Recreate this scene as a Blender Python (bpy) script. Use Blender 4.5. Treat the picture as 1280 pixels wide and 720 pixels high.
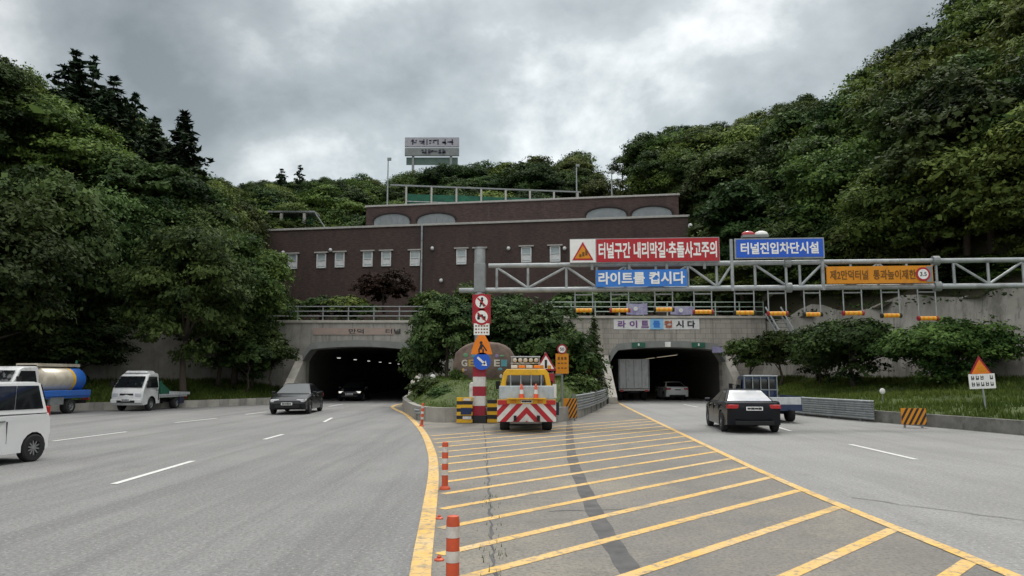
import bpy, bmesh, math, random
import numpy as np
from mathutils import Vector, Matrix

for _o in list(bpy.data.objects):
    bpy.data.objects.remove(_o)
SC = bpy.context.scene
COL = SC.collection
R = math.radians
PI = math.pi

# ------------------------------------------------------------------ camera, sky, sun, exposure
FPX, HOR, CAMZ = 930.0, 470.0, 1.85
PITCH = math.atan((HOR - 360.0) / FPX)
cam_d = bpy.data.cameras.new('camera')
cam_d.sensor_width = 36.0
cam_d.lens = 36.0 * FPX / 1280.0
cam_d.clip_start = 0.1
cam_d.clip_end = 3000.0
cam = bpy.data.objects.new('camera', cam_d)
cam.location = (0, 0, CAMZ)
cam.rotation_euler = (PI / 2 + PITCH, 0, 0)
COL.objects.link(cam)
SC.camera = cam

SUN_EL, SUN_AZ = R(58), R(18)            # azimuth measured from +Y (view direction) towards +X
world = bpy.data.worlds.new('World')
SC.world = world
world.use_nodes = True
nt = world.node_tree
nt.nodes.clear()
def N(t, **kw):
    n = nt.nodes.new(t)
    for k, v in kw.items():
        setattr(n, k, v)
    return n
def L(a, b):
    nt.links.new(a, b)
def Mth(op, a, b=None, c=None, clamp=False):
    n = N('ShaderNodeMath', operation=op)
    n.use_clamp = clamp
    for i, v in enumerate((a, b, c)):
        if v is None:
            continue
        if isinstance(v, (int, float)):
            n.inputs[i].default_value = v
        else:
            L(v, n.inputs[i])
    return n.outputs[0]
out = N('ShaderNodeOutputWorld')
bg = N('ShaderNodeBackground')
bg.inputs['Strength'].default_value = 0.1
sky = N('ShaderNodeTexSky', sky_type='NISHITA')
sky.sun_disc = False
sky.sun_elevation = SUN_EL
sky.sun_rotation = SUN_AZ
sky.air_density = 1.2
sky.dust_density = 3.0
tc = N('ShaderNodeTexCoord')
sep = N('ShaderNodeSeparateXYZ')
L(tc.outputs['Generated'], sep.inputs[0])
zc = Mth('MAXIMUM', sep.outputs['Z'], 0.0)
den = Mth('ADD', zc, 0.62)
cu_ = Mth('DIVIDE', sep.outputs['X'], den)
cv_ = Mth('DIVIDE', sep.outputs['Y'], den)
comb = N('ShaderNodeCombineXYZ')
L(cu_, comb.inputs[0]); L(cv_, comb.inputs[1])
comb.inputs[2].default_value = 2.2
big = N('ShaderNodeTexNoise')
big.inputs['Scale'].default_value = 3.3
big.inputs['Detail'].default_value = 7.0
big.inputs['Roughness'].default_value = 0.56
big.inputs['Distortion'].default_value = 0.12
L(comb.outputs[0], big.inputs['Vector'])
ramp = N('ShaderNodeValToRGB')
e = ramp.color_ramp.elements
e[0].position, e[0].color = 0.36, (2.75, 3.2, 3.45, 1)
e[1].position, e[1].color = 0.66, (8.4, 8.8, 8.9, 1)
m_ = ramp.color_ramp.elements.new(0.52); m_.color = (4.4, 4.95, 5.2, 1)
L(big.outputs['Fac'], ramp.inputs['Fac'])
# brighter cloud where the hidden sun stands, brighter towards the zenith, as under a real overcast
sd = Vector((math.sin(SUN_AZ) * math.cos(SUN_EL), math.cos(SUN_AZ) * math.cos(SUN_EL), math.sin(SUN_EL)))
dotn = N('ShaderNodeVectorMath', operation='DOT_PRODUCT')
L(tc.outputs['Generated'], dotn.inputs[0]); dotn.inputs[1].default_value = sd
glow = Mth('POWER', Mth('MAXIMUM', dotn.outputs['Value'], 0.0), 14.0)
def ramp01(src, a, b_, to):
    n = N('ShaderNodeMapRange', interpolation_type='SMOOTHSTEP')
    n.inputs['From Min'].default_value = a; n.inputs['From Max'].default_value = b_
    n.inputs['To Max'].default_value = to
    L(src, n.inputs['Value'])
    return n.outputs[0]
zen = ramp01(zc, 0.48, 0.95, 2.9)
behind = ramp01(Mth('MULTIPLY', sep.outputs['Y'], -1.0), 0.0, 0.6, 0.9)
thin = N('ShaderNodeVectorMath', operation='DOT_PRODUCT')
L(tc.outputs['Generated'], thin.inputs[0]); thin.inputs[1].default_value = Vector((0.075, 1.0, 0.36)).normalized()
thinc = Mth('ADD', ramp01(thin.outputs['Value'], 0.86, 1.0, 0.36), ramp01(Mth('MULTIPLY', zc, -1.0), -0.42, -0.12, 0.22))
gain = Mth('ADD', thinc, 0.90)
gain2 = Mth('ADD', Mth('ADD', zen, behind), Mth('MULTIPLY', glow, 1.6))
mul = N('ShaderNodeVectorMath', operation='SCALE')
L(ramp.outputs['Color'], mul.inputs[0]); L(gain, mul.inputs['Scale'])
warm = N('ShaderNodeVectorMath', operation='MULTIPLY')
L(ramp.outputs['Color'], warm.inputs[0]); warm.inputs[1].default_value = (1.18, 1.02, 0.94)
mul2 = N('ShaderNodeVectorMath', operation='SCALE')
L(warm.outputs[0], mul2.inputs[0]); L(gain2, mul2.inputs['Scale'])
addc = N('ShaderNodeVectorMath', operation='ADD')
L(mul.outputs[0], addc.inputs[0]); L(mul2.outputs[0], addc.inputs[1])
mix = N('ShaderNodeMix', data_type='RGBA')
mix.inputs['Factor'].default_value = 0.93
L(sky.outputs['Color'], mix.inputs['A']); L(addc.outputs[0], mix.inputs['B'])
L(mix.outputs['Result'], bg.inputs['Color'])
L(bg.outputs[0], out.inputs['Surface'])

sun_d = bpy.data.lights.new('sun', 'SUN')
sun_d.energy = 1.5
sun_d.angle = R(10)
sun_d.color = (1.0, 0.96, 0.9)
sun = bpy.data.objects.new('sun', sun_d)
sun.rotation_euler = (-sd).to_track_quat('-Z', 'Y').to_euler()
sun.location = (0, 0, 60)
COL.objects.link(sun)
SC.view_settings.view_transform = 'Standard'
SC.view_settings.look = 'None'
SC.view_settings.gamma = 1.0
SC.view_settings.exposure = 0.0
SC.view_settings.use_curve_mapping = False
SC.cycles.max_bounces = 6
SC.cycles.transparent_max_bounces = 6
SC.cycles.use_denoising = True

# ------------------------------------------------------------------ pixel -> world (1280 x 720 photograph)
_c, _s = math.cos(PITCH), math.sin(PITCH)
def ray(px, py):
    u = (px - 640.0) / FPX
    v = (360.0 - py) / FPX
    return Vector((u, _c - v * _s, _s + v * _c))
def P(px, py, Y):
    d = ray(px, py)
    t = Y / d.y
    return Vector((d.x * t, Y, CAMZ + d.z * t))
def G(px, py, z=0.0):
    d = ray(px, py)
    t = (z - CAMZ) / d.z
    return Vector((d.x * t, d.y * t, z))
def to_px(p):
    x, y, z = p[0], p[1], p[2] - CAMZ
    w = y * _c + z * _s
    up = -y * _s + z * _c
    return 640 + FPX * x / w, 360 - FPX * up / w

# ------------------------------------------------------------------ materials
MATS = {}
def mat(name, base, rough=0.6, metal=0.0, var=0.12, scale=6.0, base2=None, bump=0.0, bscale=40.0, spec=0.4, detail=5.0, emit=None, coat=0.0, seedobj=False):
    """principled with procedural blotches between base and base2"""
    if name in MATS:
        return MATS[name]
    m = bpy.data.materials.new(name)
    m.use_nodes = True
    t = m.node_tree
    b = t.nodes['Principled BSDF']
    b.inputs['Roughness'].default_value = rough
    b.inputs['Metallic'].default_value = metal
    b.inputs['Specular IOR Level'].default_value = spec
    if coat:
        b.inputs['Coat Weight'].default_value = coat
        b.inputs['Coat Roughness'].default_value = 0.06
    tcn = t.nodes.new('ShaderNodeTexCoord')
    nz = t.nodes.new('ShaderNodeTexNoise')
    nz.inputs['Scale'].default_value = scale
    nz.inputs['Detail'].default_value = detail
    nz.inputs['Roughness'].default_value = 0.65
    t.links.new(tcn.outputs['Object'], nz.inputs['Vector'])
    rp = t.nodes.new('ShaderNodeValToRGB')
    b2 = base2 if base2 else tuple(min(1, c * (1 - 2 * var)) for c in base)
    rp.color_ramp.elements[0].position = 0.32
    rp.color_ramp.elements[0].color = (*b2, 1)
    rp.color_ramp.elements[1].position = 0.66
    rp.color_ramp.elements[1].color = (*base, 1)
    t.links.new(nz.outputs['Fac'], rp.inputs['Fac'])
    t.links.new(rp.outputs['Color'], b.inputs['Base Color'])
    if bump:
        n2 = t.nodes.new('ShaderNodeTexNoise')
        n2.inputs['Scale'].default_value = bscale
        n2.inputs['Detail'].default_value = 4
        t.links.new(tcn.outputs['Object'], n2.inputs['Vector'])
        bp = t.nodes.new('ShaderNodeBump')
        bp.inputs['Strength'].default_value = bump
        bp.inputs['Distance'].default_value = 0.02
        t.links.new(n2.outputs['Fac'], bp.inputs['Height'])
        t.links.new(bp.outputs['Normal'], b.inputs['Normal'])
    if emit:
        b.inputs['Emission Color'].default_value = (*emit[0], 1)
        b.inputs['Emission Strength'].default_value = emit[1]
    MATS[name] = m
    return m

def mixlayer(m, colour, scale, lo, hi, stretch=(1, 1, 1), detail=6, amount=1.0):
    """stain layer over what feeds Base Color"""
    t = m.node_tree
    b = t.nodes['Principled BSDF']
    src = b.inputs['Base Color'].links[0].from_socket
    tcn = t.nodes.new('ShaderNodeTexCoord')
    mp = t.nodes.new('ShaderNodeMapping')
    mp.inputs['Scale'].default_value = stretch
    nz = t.nodes.new('ShaderNodeTexNoise')
    nz.inputs['Scale'].default_value = scale
    nz.inputs['Detail'].default_value = detail
    nz.inputs['Roughness'].default_value = 0.7
    rp = t.nodes.new('ShaderNodeMapRange')
    rp.inputs['From Min'].default_value = lo
    rp.inputs['From Max'].default_value = hi
    rp.inputs['To Max'].default_value = amount
    mx = t.nodes.new('ShaderNodeMix'); mx.data_type = 'RGBA'
    t.links.new(tcn.outputs['Object'], mp.inputs[0])
    t.links.new(mp.outputs[0], nz.inputs['Vector'])
    t.links.new(nz.outputs['Fac'], rp.inputs['Value'])
    t.links.new(rp.outputs[0], mx.inputs['Factor'])
    t.links.new(src, mx.inputs['A'])
    mx.inputs['B'].default_value = (*colour, 1)
    t.links.new(mx.outputs['Result'], b.inputs['Base Color'])
    return m

def brickmat(name, c1, c2, mortar, bw, bh, msize, rough=0.85, vec='Object', rot=(PI / 2, 0, 0)):
    m = mat(name, c1, rough, scale=1.2, bump=0.25, bscale=30)
    t = m.node_tree
    b = t.nodes['Principled BSDF']
    src = b.inputs['Base Color'].links[0].from_socket
    tcn = t.nodes.new('ShaderNodeTexCoord')
    mp = t.nodes.new('ShaderNodeMapping')
    mp.inputs['Rotation'].default_value = rot
    bk = t.nodes.new('ShaderNodeTexBrick')
    bk.inputs['Scale'].default_value = 1.0
    bk.inputs['Brick Width'].default_value = bw
    bk.inputs['Row Height'].default_value = bh
    bk.inputs['Mortar Size'].default_value = msize
    bk.inputs['Color1'].default_value = (*c1, 1)
    bk.inputs['Color2'].default_value = (*c2, 1)
    bk.inputs['Mortar'].default_value = (*mortar, 1)
    t.links.new(tcn.outputs[vec], mp.inputs[0])
    t.links.new(mp.outputs[0], bk.inputs['Vector'])
    mx = t.nodes.new('ShaderNodeMix'); mx.data_type = 'RGBA'
    mx.inputs['Factor'].default_value = 0.7
    t.links.new(src, mx.inputs['A']); t.links.new(bk.outputs['Color'], mx.inputs['B'])
    t.links.new(mx.outputs['Result'], b.inputs['Base Color'])
    return m

def foliage(name, dark, light, trans=0.25, rough=0.7, hue=0.022):
    if name in MATS:
        return MATS[name]
    m = bpy.data.materials.new(name)
    m.use_nodes = True
    t = m.node_tree
    t.nodes.clear()
    o = t.nodes.new('ShaderNodeOutputMaterial')
    b = t.nodes.new('ShaderNodeBsdfPrincipled')
    b.inputs['Roughness'].default_value = rough
    b.inputs['Specular IOR Level'].default_value = 0.10
    tr = t.nodes.new('ShaderNodeBsdfTranslucent')
    ms = t.nodes.new('ShaderNodeMixShader'); ms.inputs[0].default_value = trans
    at = t.nodes.new('ShaderNodeAttribute'); at.attribute_name = 'tint'
    oi = t.nodes.new('ShaderNodeObjectInfo')
    rp = t.nodes.new('ShaderNodeValToRGB')
    rp.color_ramp.elements[0].color = (*dark, 1)
    rp.color_ramp.elements[1].color = (*light, 1)
    hs = t.nodes.new('ShaderNodeHueSaturation')
    mr = t.nodes.new('ShaderNodeMapRange')
    mr.inputs['To Min'].default_value = 0.5 - hue; mr.inputs['To Max'].default_value = 0.5 + hue
    mv = t.nodes.new('ShaderNodeMapRange')
    mv.inputs['To Min'].default_value = 0.6; mv.inputs['To Max'].default_value = 1.45
    mm = t.nodes.new('ShaderNodeMath'); mm.operation = 'MULTIPLY'; mm.inputs[1].default_value = 7.31
    fr = t.nodes.new('ShaderNodeMath'); fr.operation = 'FRACT'
    t.links.new(oi.outputs['Random'], mr.inputs['Value'])
    t.links.new(oi.outputs['Random'], mm.inputs[0]); t.links.new(mm.outputs[0], fr.inputs[0])
    t.links.new(fr.outputs[0], mv.inputs['Value'])
    t.links.new(at.outputs['Fac'], rp.inputs['Fac'])
    t.links.new(rp.outputs['Color'], hs.inputs['Color'])
    t.links.new(mr.outputs[0], hs.inputs['Hue']); t.links.new(mv.outputs[0], hs.inputs['Value'])
    t.links.new(hs.outputs['Color'], b.inputs['Base Color']); t.links.new(hs.outputs['Color'], tr.inputs['Color'])
    t.links.new(b.outputs[0], ms.inputs[1]); t.links.new(tr.outputs[0], ms.inputs[2])
    t.links.new(ms.outputs[0], o.inputs['Surface'])
    MATS[name] = m
    return m

# ------------------------------------------------------------------ mesh builder and object helpers
class MB:
    def __init__(self):
        self.v, self.f, self.m, self.cur = [], [], [], 0
    def add(self, vs, fs, m=None):
        o = len(self.v)
        self.v += [tuple(p) for p in vs]
        self.f += [tuple(i + o for i in f) for f in fs]
        self.m += [self.cur if m is None else m] * len(fs)
        return self
    def quad(self, a, b, c, d, m=None):
        return self.add([a, b, c, d], [(0, 1, 2, 3)], m)
    def box(self, c, s, m=None, M=None, taper=1.0):
        x, y, z = s[0] / 2, s[1] / 2, s[2] / 2
        k = taper
        vs = [Vector(p) for p in ((-x, -y, -z), (x, -y, -z), (x, y, -z), (-x, y, -z), (-x * k, -y * k, z), (x * k, -y * k, z), (x * k, y * k, z), (-x * k, y * k, z))]
        if M is not None:
            vs = [M @ p for p in vs]
        c = Vector(c)
        return self.add([p + c for p in vs], [(0, 3, 2, 1), (4, 5, 6, 7), (0, 1, 5, 4), (1, 2, 6, 5), (2, 3, 7, 6), (3, 0, 4, 7)], m)
    def tube(self, p0, p1, r, n=8, r1=None, m=None, cap=True):
        p0, p1 = Vector(p0), Vector(p1)
        d = (p1 - p0)
        if d.length < 1e-6:
            return self
        d.normalize()
        a = Vector((0, 0, 1)) if abs(d.z) < 0.9 else Vector((1, 0, 0))
        u = d.cross(a).normalized(); w = d.cross(u)
        r1 = r if r1 is None else r1
        vs = []
        for p, rr in ((p0, r), (p1, r1)):
            for i in range(n):
                t = 2 * PI * i / n
                vs.append(p + (u * math.cos(t) + w * math.sin(t)) * rr)
        fs = [(i, (i + 1) % n, n + (i + 1) % n, n + i) for i in range(n)]
        if cap:
            fs += [tuple(range(n - 1, -1, -1)), tuple(range(n, 2 * n))]
        return self.add(vs, fs, m)
    def path(self, pts, radii, n=7, m=None):
        pts = [Vector(p) for p in pts]
        if not isinstance(radii, (list, tuple)):
            radii = [radii] * len(pts)
        vs = []
        for i, p in enumerate(pts):
            d = (pts[min(i + 1, len(pts) - 1)] - pts[max(i - 1, 0)]).normalized()
            a = Vector((0, 1, 0)) if abs(d.y) < 0.9 else Vector((1, 0, 0))
            u = d.cross(a).normalized(); w = d.cross(u)
            for k in range(n):
                t = 2 * PI * k / n
                vs.append(p + (u * math.cos(t) + w * math.sin(t)) * radii[i])
        fs = []
        for i in range(len(pts) - 1):
            for k in range(n):
                fs.append((i * n + k, i * n + (k + 1) % n, (i + 1) * n + (k + 1) % n, (i + 1) * n + k))
        fs += [tuple(range(n - 1, -1, -1)), tuple(range((len(pts) - 1) * n, len(pts) * n))]
        return self.add(vs, fs, m)
    def prism(self, poly, y0, y1, m=None):
        """polygon in x,z (seen from -y, counter-clockwise) extruded from y0 to y1"""
        n = len(poly)
        vs = [(p[0], y0, p[1]) for p in poly] + [(p[0], y1, p[1]) for p in poly]
        fs = [tuple(range(n)), tuple(range(2 * n - 1, n - 1, -1))]
        fs += [(i, n + i, n + (i + 1) % n, (i + 1) % n) for i in range(n)]
        return self.add(vs, fs, m)
    def lathe(self, prof, n=20, axis='Z', m=None, c=(0, 0, 0)):
        vs, fs = [], []
        c = Vector(c)
        for (r, h) in prof:
            for i in range(n):
                t = 2 * PI * i / n
                a, b = r * math.cos(t), r * math.sin(t)
                p = (a, b, h) if axis == 'Z' else ((a, h, b) if axis == 'Y' else (h, a, b))
                vs.append(c + Vector(p))
        for j in range(len(prof) - 1):
            for i in range(n):
                fs.append((j * n + i, j * n + (i + 1) % n, (j + 1) * n + (i + 1) % n, (j + 1) * n + i))
        return self.add(vs, fs, m)
    def ellipsoid(self, c, r, n=14, k=8, m=None):
        prof = [(max(1e-4, math.sin(PI * i / k)), -math.cos(PI * i / k)) for i in range(k + 1)]
        o = len(self.v)
        self.lathe(prof, n, 'Z', m)
        for i in range(o, len(self.v)):
            p = self.v[i]
            self.v[i] = (p[0] * r[0] + c[0], p[1] * r[1] + c[1], p[2] * r[2] + c[2])
        return self
    def build(self, name, mats, parent=None, smooth=None, bevel=0.0, recalc=True):
        me = bpy.data.meshes.new(name)
        me.from_pydata(self.v, [], self.f)
        if not isinstance(mats, (list, tuple)):
            mats = [mats]
        for mm in mats:
            me.materials.append(mm)
        me.polygons.foreach_set('material_index', self.m)
        if recalc:
            b = bmesh.new(); b.from_mesh(me)
            bmesh.ops.recalc_face_normals(b, faces=b.faces)
            b.to_mesh(me); b.free()
        if smooth is not None:
            me.shade_smooth()
            me.set_sharp_from_angle(angle=R(smooth))
        me.update()
        o = bpy.data.objects.new(name, me)
        COL.objects.link(o)
        if parent is not None:
            o.parent = parent
        if bevel:
            md = o.modifiers.new('bevel', 'BEVEL')
            md.width = bevel; md.segments = 2; md.limit_method = 'ANGLE'; md.angle_limit = R(40)
        return o

def tag(o, label=None, cat=None, group=None, kind=None):
    if label: o['label'] = label
    if cat: o['category'] = cat
    if group: o['group'] = group
    if kind: o['kind'] = kind
    return o
def thing(name, label, cat, loc=(0, 0, 0), rz=0.0, group=None):
    o = bpy.data.objects.new(name, None)
    o.empty_display_size = 0.3
    o.location = loc
    o.rotation_euler = (0, 0, rz)
    COL.objects.link(o)
    return tag(o, label, cat, group)
def copy_tree(root, loc, rz=0.0, scale=None, label=None, group=None):
    c = root.copy(); COL.objects.link(c)
    c.location = loc; c.rotation_euler = (0, 0, rz)
    if scale is not None:
        c.scale = scale if isinstance(scale, (tuple, list)) else (scale,) * 3
    if label: c['label'] = label
    if group: c['group'] = group
    for ch in list(root.children):
        d = ch.copy(); COL.objects.link(d); d.parent = c
        for g in list(ch.children):
            q = g.copy(); COL.objects.link(q); q.parent = d
    return c

def text_obj(body, name, m, parent, x, z, w, h, y=0.0, bold=0.012, depth=0.012, keep=False):
    """flat raised lettering centred on x,z of the parent's face that looks to -y, fitted to w x h"""
    cu = bpy.data.curves.new('lettering', 'FONT')
    cu.body = body
    cu.size = 1.0
    cu.offset = bold
    cu.extrude = 0.5
    cu.resolution_u = 3
    cu.align_x = 'CENTER'
    cu.space_line = 1.15
    o = bpy.data.objects.new('lettering', cu)
    COL.objects.link(o)
    dg = bpy.context.evaluated_depsgraph_get()
    dg.update()
    me = bpy.data.meshes.new_from_object(o.evaluated_get(dg))
    bpy.data.objects.remove(o)
    n = len(me.vertices)
    co = np.zeros(n * 3); me.vertices.foreach_get('co', co); co = co.reshape(-1, 3)
    mn, mx = co.min(0), co.max(0)
    sx, sy = w / max(1e-6, mx[0] - mn[0]), h / max(1e-6, mx[1] - mn[1])
    if keep:
        sx = sy = min(sx, sy)
    out = np.zeros_like(co)
    out[:, 0] = (co[:, 0] - (mn[0] + mx[0]) / 2) * sx + x
    out[:, 2] = (co[:, 1] - (mn[1] + mx[1]) / 2) * sy + z
    out[:, 1] = y - co[:, 2] * 2 * depth / 2
    me.vertices.foreach_set('co', out.ravel())
    me.materials.clear(); me.materials.append(m)
    me.name = name
    me.update()
    q = bpy.data.objects.new(name, me)
    COL.objects.link(q)
    q.parent = parent
    return q

# ------------------------------------------------------------------ material library
M_asph = mat('asphalt', (0.245, 0.244, 0.238), 0.85, scale=0.35, base2=(0.19, 0.191, 0.19), bump=0.3, bscale=90, detail=9)
mixlayer(M_asph, (0.145, 0.145, 0.143), 1.1, 0.44, 0.66, (1.0, 0.04, 1), amount=0.9)
mixlayer(M_asph, (0.10, 0.10, 0.10), 24.0, 0.47, 0.66, detail=3, amount=0.7)
mixlayer(M_asph, (0.38, 0.38, 0.37), 20.0, 0.54, 0.70, detail=3, amount=0.7)
mixlayer(M_asph, (0.11, 0.108, 0.105), 0.55, 0.60, 0.74, amount=0.5)
mixlayer(M_asph, (0.29, 0.285, 0.275), 60.0, 0.56, 0.7, amount=0.6)
mixlayer(M_asph, (0.08, 0.08, 0.08), 75.0, 0.55, 0.70, amount=0.8)
M_asph2 = mat('pale_asphalt', (0.30, 0.30, 0.29), 0.85, scale=0.3, base2=(0.235, 0.235, 0.23), bump=0.3, bscale=90, detail=9)
mixlayer(M_asph2, (0.19, 0.19, 0.184), 1.0, 0.45, 0.70, (1.0, 0.06, 1), amount=0.7)
mixlayer(M_asph2, (0.13, 0.13, 0.125), 22.0, 0.47, 0.66, detail=3, amount=0.7)
mixlayer(M_asph2, (0.44, 0.44, 0.42), 19.0, 0.54, 0.70, detail=3, amount=0.7)
mixlayer(M_asph2, (0.14, 0.138, 0.13), 0.5, 0.60, 0.74, amount=0.5)
mixlayer(M_asph2, (0.36, 0.355, 0.34), 60.0, 0.56, 0.7, amount=0.6)
mixlayer(M_asph2, (0.10, 0.10, 0.10), 75.0, 0.55, 0.70, amount=0.8)
M_gore = mat('worn_pavement', (0.23, 0.215, 0.19), 0.9, scale=0.5, base2=(0.165, 0.16, 0.15), bump=0.35, bscale=80, detail=9)
mixlayer(M_gore, (0.32, 0.285, 0.22), 0.22, 0.48, 0.66, amount=0.8)
mixlayer(M_gore, (0.10, 0.098, 0.09), 0.8, 0.55, 0.75, amount=0.6)
mixlayer(M_gore, (0.10, 0.098, 0.09), 22.0, 0.47, 0.66, detail=3, amount=0.7)
mixlayer(M_gore, (0.36, 0.34, 0.30), 16.0, 0.56, 0.74, amount=0.5)
mixlayer(M_gore, (0.08, 0.08, 0.075), 60.0, 0.56, 0.72, amount=0.7)
M_conc = mat('concrete', (0.36, 0.345, 0.31), 0.9, scale=1.1, base2=(0.24, 0.23, 0.205), bump=0.3, bscale=14)
mixlayer(M_conc, (0.07, 0.068, 0.06), 1.3, 0.55, 0.8, (1.5, 1.5, 0.25), amount=0.8)
mixlayer(M_conc, (0.085, 0.08, 0.07), 1.8, 0.54, 0.72, (2.2, 2.2, 0.07), amount=0.7)
M_conc_l = mat('pale_concrete', (0.46, 0.44, 0.39), 0.85, scale=2.0, base2=(0.33, 0.31, 0.27), bump=0.2, bscale=20)
M_block = brickmat('block_masonry', (0.40, 0.37, 0.325), (0.31, 0.285, 0.26), (0.22, 0.21, 0.19), 0.75, 0.38, 0.025)
mixlayer(M_block, (0.10, 0.095, 0.085), 0.9, 0.5, 0.78, (1.4, 1.4, 0.3), amount=0.75)
M_shot = mat('sprayed_concrete', (0.44, 0.415, 0.37), 0.95, scale=0.45, base2=(0.30, 0.28, 0.25), bump=1.0, bscale=4, detail=10)
mixlayer(M_shot, (0.09, 0.088, 0.075), 0.7, 0.52, 0.72, (1.2, 1.2, 0.22), amount=0.8)
mixlayer(M_shot, (0.50, 0.48, 0.44), 1.0, 0.54, 0.70, (1.8, 1.8, 0.10), amount=0.6)
mixlayer(M_shot, (0.07, 0.068, 0.058), 1.6, 0.56, 0.72, (2.0, 2.0, 0.07), amount=0.8)
mixlayer(M_block, (0.08, 0.075, 0.065), 1.7, 0.55, 0.72, (2.2, 2.2, 0.06), amount=0.7)
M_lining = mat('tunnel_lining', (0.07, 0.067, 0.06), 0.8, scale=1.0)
M_brick = brickmat('brown_brick', (0.082, 0.049, 0.041), (0.056, 0.036, 0.032), (0.085, 0.072, 0.068), 0.24, 0.075, 0.010)
mixlayer(M_brick, (0.032, 0.025, 0.025), 0.35, 0.46, 0.72, (1, 1, 0.4), amount=0.8)
mixlayer(M_brick, (0.115, 0.095, 0.088), 0.9, 0.58, 0.78, (1.6, 1.6, 0.12), amount=0.6)
mixlayer(M_brick, (0.030, 0.019, 0.018), 2.2, 0.45, 0.6, (0.8, 0.8, 5.0), amount=0.7)
mixlayer(M_brick, (0.125, 0.085, 0.075), 3.1, 0.55, 0.68, (1.2, 1.2, 4.0), amount=0.6)
M_coping = mat('coping_stone', (0.42, 0.41, 0.39), 0.8, scale=3)
M_wframe = mat('white_frame', (0.68, 0.70, 0.70), 0.5, scale=4)
M_pane = mat('window_pane', (0.36, 0.42, 0.43), 0.15, scale=2, spec=0.6)
M_steel = mat('galvanised_steel', (0.37, 0.395, 0.40), 0.5, 0.3, scale=3, base2=(0.24, 0.26, 0.265))
mixlayer(M_steel, (0.11, 0.10, 0.085), 2.2, 0.55, 0.74, amount=0.7)
M_steel_d = mat('dull_steel', (0.25, 0.27, 0.27), 0.55, 0.3, scale=5)
M_greenrail = mat('pale_green_rail', (0.34, 0.42, 0.36), 0.55, scale=5)
M_yel = mat('yellow_line', (0.74, 0.45, 0.10), 0.8, scale=3, base2=(0.58, 0.38, 0.15), detail=8)
mixlayer(M_yel, (0.62, 0.48, 0.28), 0.8, 0.45, 0.7, amount=0.8)
mixlayer(M_yel, (0.25, 0.22, 0.17), 11.0, 0.50, 0.64, amount=0.95)
mixlayer(M_yel, (0.22, 0.20, 0.16), 1.3, 0.54, 0.70, amount=0.8)
M_whl = mat('white_line', (0.72, 0.72, 0.70), 0.7, scale=9, detail=8)
mixlayer(M_whl, (0.30, 0.30, 0.29), 18.0, 0.56, 0.70, amount=0.9)
M_tar = mat('tar_seam', (0.065, 0.065, 0.066), 0.85, scale=3, base2=(0.12, 0.118, 0.115))
M_red = mat('sign_red', (0.42, 0.012, 0.022), 0.45, scale=3, var=0.06)
M_white = mat('sign_white', (0.82, 0.82, 0.80), 0.45, scale=3, var=0.05)
M_blue = mat('sign_blue', (0.012, 0.10, 0.56), 0.4, scale=3, var=0.06)
M_blue2 = mat('sign_pale_blue', (0.03, 0.19, 0.62), 0.4, scale=3, var=0.06)
M_amber = mat('sign_amber', (0.66, 0.25, 0.006), 0.5, scale=2, var=0.07)
M_orange = mat('sign_orange', (0.80, 0.22, 0.012), 0.5, scale=3, var=0.08)
M_dark = mat('dark_lettering', (0.018, 0.018, 0.02), 0.6, scale=4)
M_brownl = mat('faded_lettering', (0.16, 0.07, 0.01), 0.6, scale=4)
M_pred = mat('paint_red', (0.33, 0.012, 0.03), 0.5, scale=4, var=0.1)
M_pwhite = mat('paint_white', (0.68, 0.67, 0.64), 0.5, scale=4, var=0.1)
M_pyel = mat('paint_yellow', (0.76, 0.43, 0.015), 0.45, scale=3, var=0.1)
M_pblack = mat('paint_black', (0.02, 0.02, 0.022), 0.5, scale=4)
M_post = mat('post_orange', (0.62, 0.09, 0.03), 0.5, scale=6, base2=(0.40, 0.07, 0.03))
M_refl = mat('reflective_band', (0.66, 0.64, 0.60), 0.35, scale=10, base2=(0.45, 0.40, 0.36))
M_rubber = mat('rubber', (0.022, 0.022, 0.023), 0.8, scale=8)
M_under = mat('underbody', (0.012, 0.012, 0.013), 0.8, scale=4)
M_glass = mat('car_glass', (0.012, 0.014, 0.016), 0.04, scale=1, spec=0.9)
M_wscr = mat('pale_windscreen', (0.03, 0.038, 0.042), 0.06, scale=1, spec=0.6, coat=0.3)
M_alloy = mat('wheel_alloy', (0.42, 0.43, 0.44), 0.35, 0.7, scale=6)
M_chrome = mat('bright_trim', (0.6, 0.6, 0.6), 0.2, 0.9, scale=6)
M_carw = mat('car_white', (0.78, 0.79, 0.79), 0.3, scale=1, var=0.03, coat=0.7)
M_truckw = mat('truck_white', (0.70, 0.71, 0.71), 0.35, scale=2, var=0.08, coat=0.4)
M_cardk = mat('car_charcoal', (0.013, 0.014, 0.016), 0.22, 0.0, scale=1, var=0.05, spec=0.3, coat=0.25)
M_carbk = mat('car_black', (0.005, 0.006, 0.010), 0.22, 0.0, scale=1, var=0.05, spec=0.22, coat=0.15)
M_carbl = mat('truck_blue', (0.012, 0.030, 0.085), 0.35, 0.2, scale=2, var=0.08, coat=0.5)
M_tankb = mat('tank_blue', (0.02, 0.13, 0.50), 0.4, scale=2, var=0.08)
M_tankc = mat('tank_cream', (0.60, 0.55, 0.45), 0.35, 0.2, scale=1.5, base2=(0.45, 0.40, 0.32))
M_bed = mat('bed_grey', (0.44, 0.50, 0.53), 0.5, 0.2, scale=3)
M_bedw = mat('bed_silver', (0.62, 0.65, 0.66), 0.45, 0.3, scale=3)
M_greenp = mat('paint_green', (0.02, 0.12, 0.075), 0.5, scale=3)
M_tail = mat('tail_lamp', (0.42, 0.012, 0.015), 0.2, scale=4, var=0.05, coat=0.6)
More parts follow.
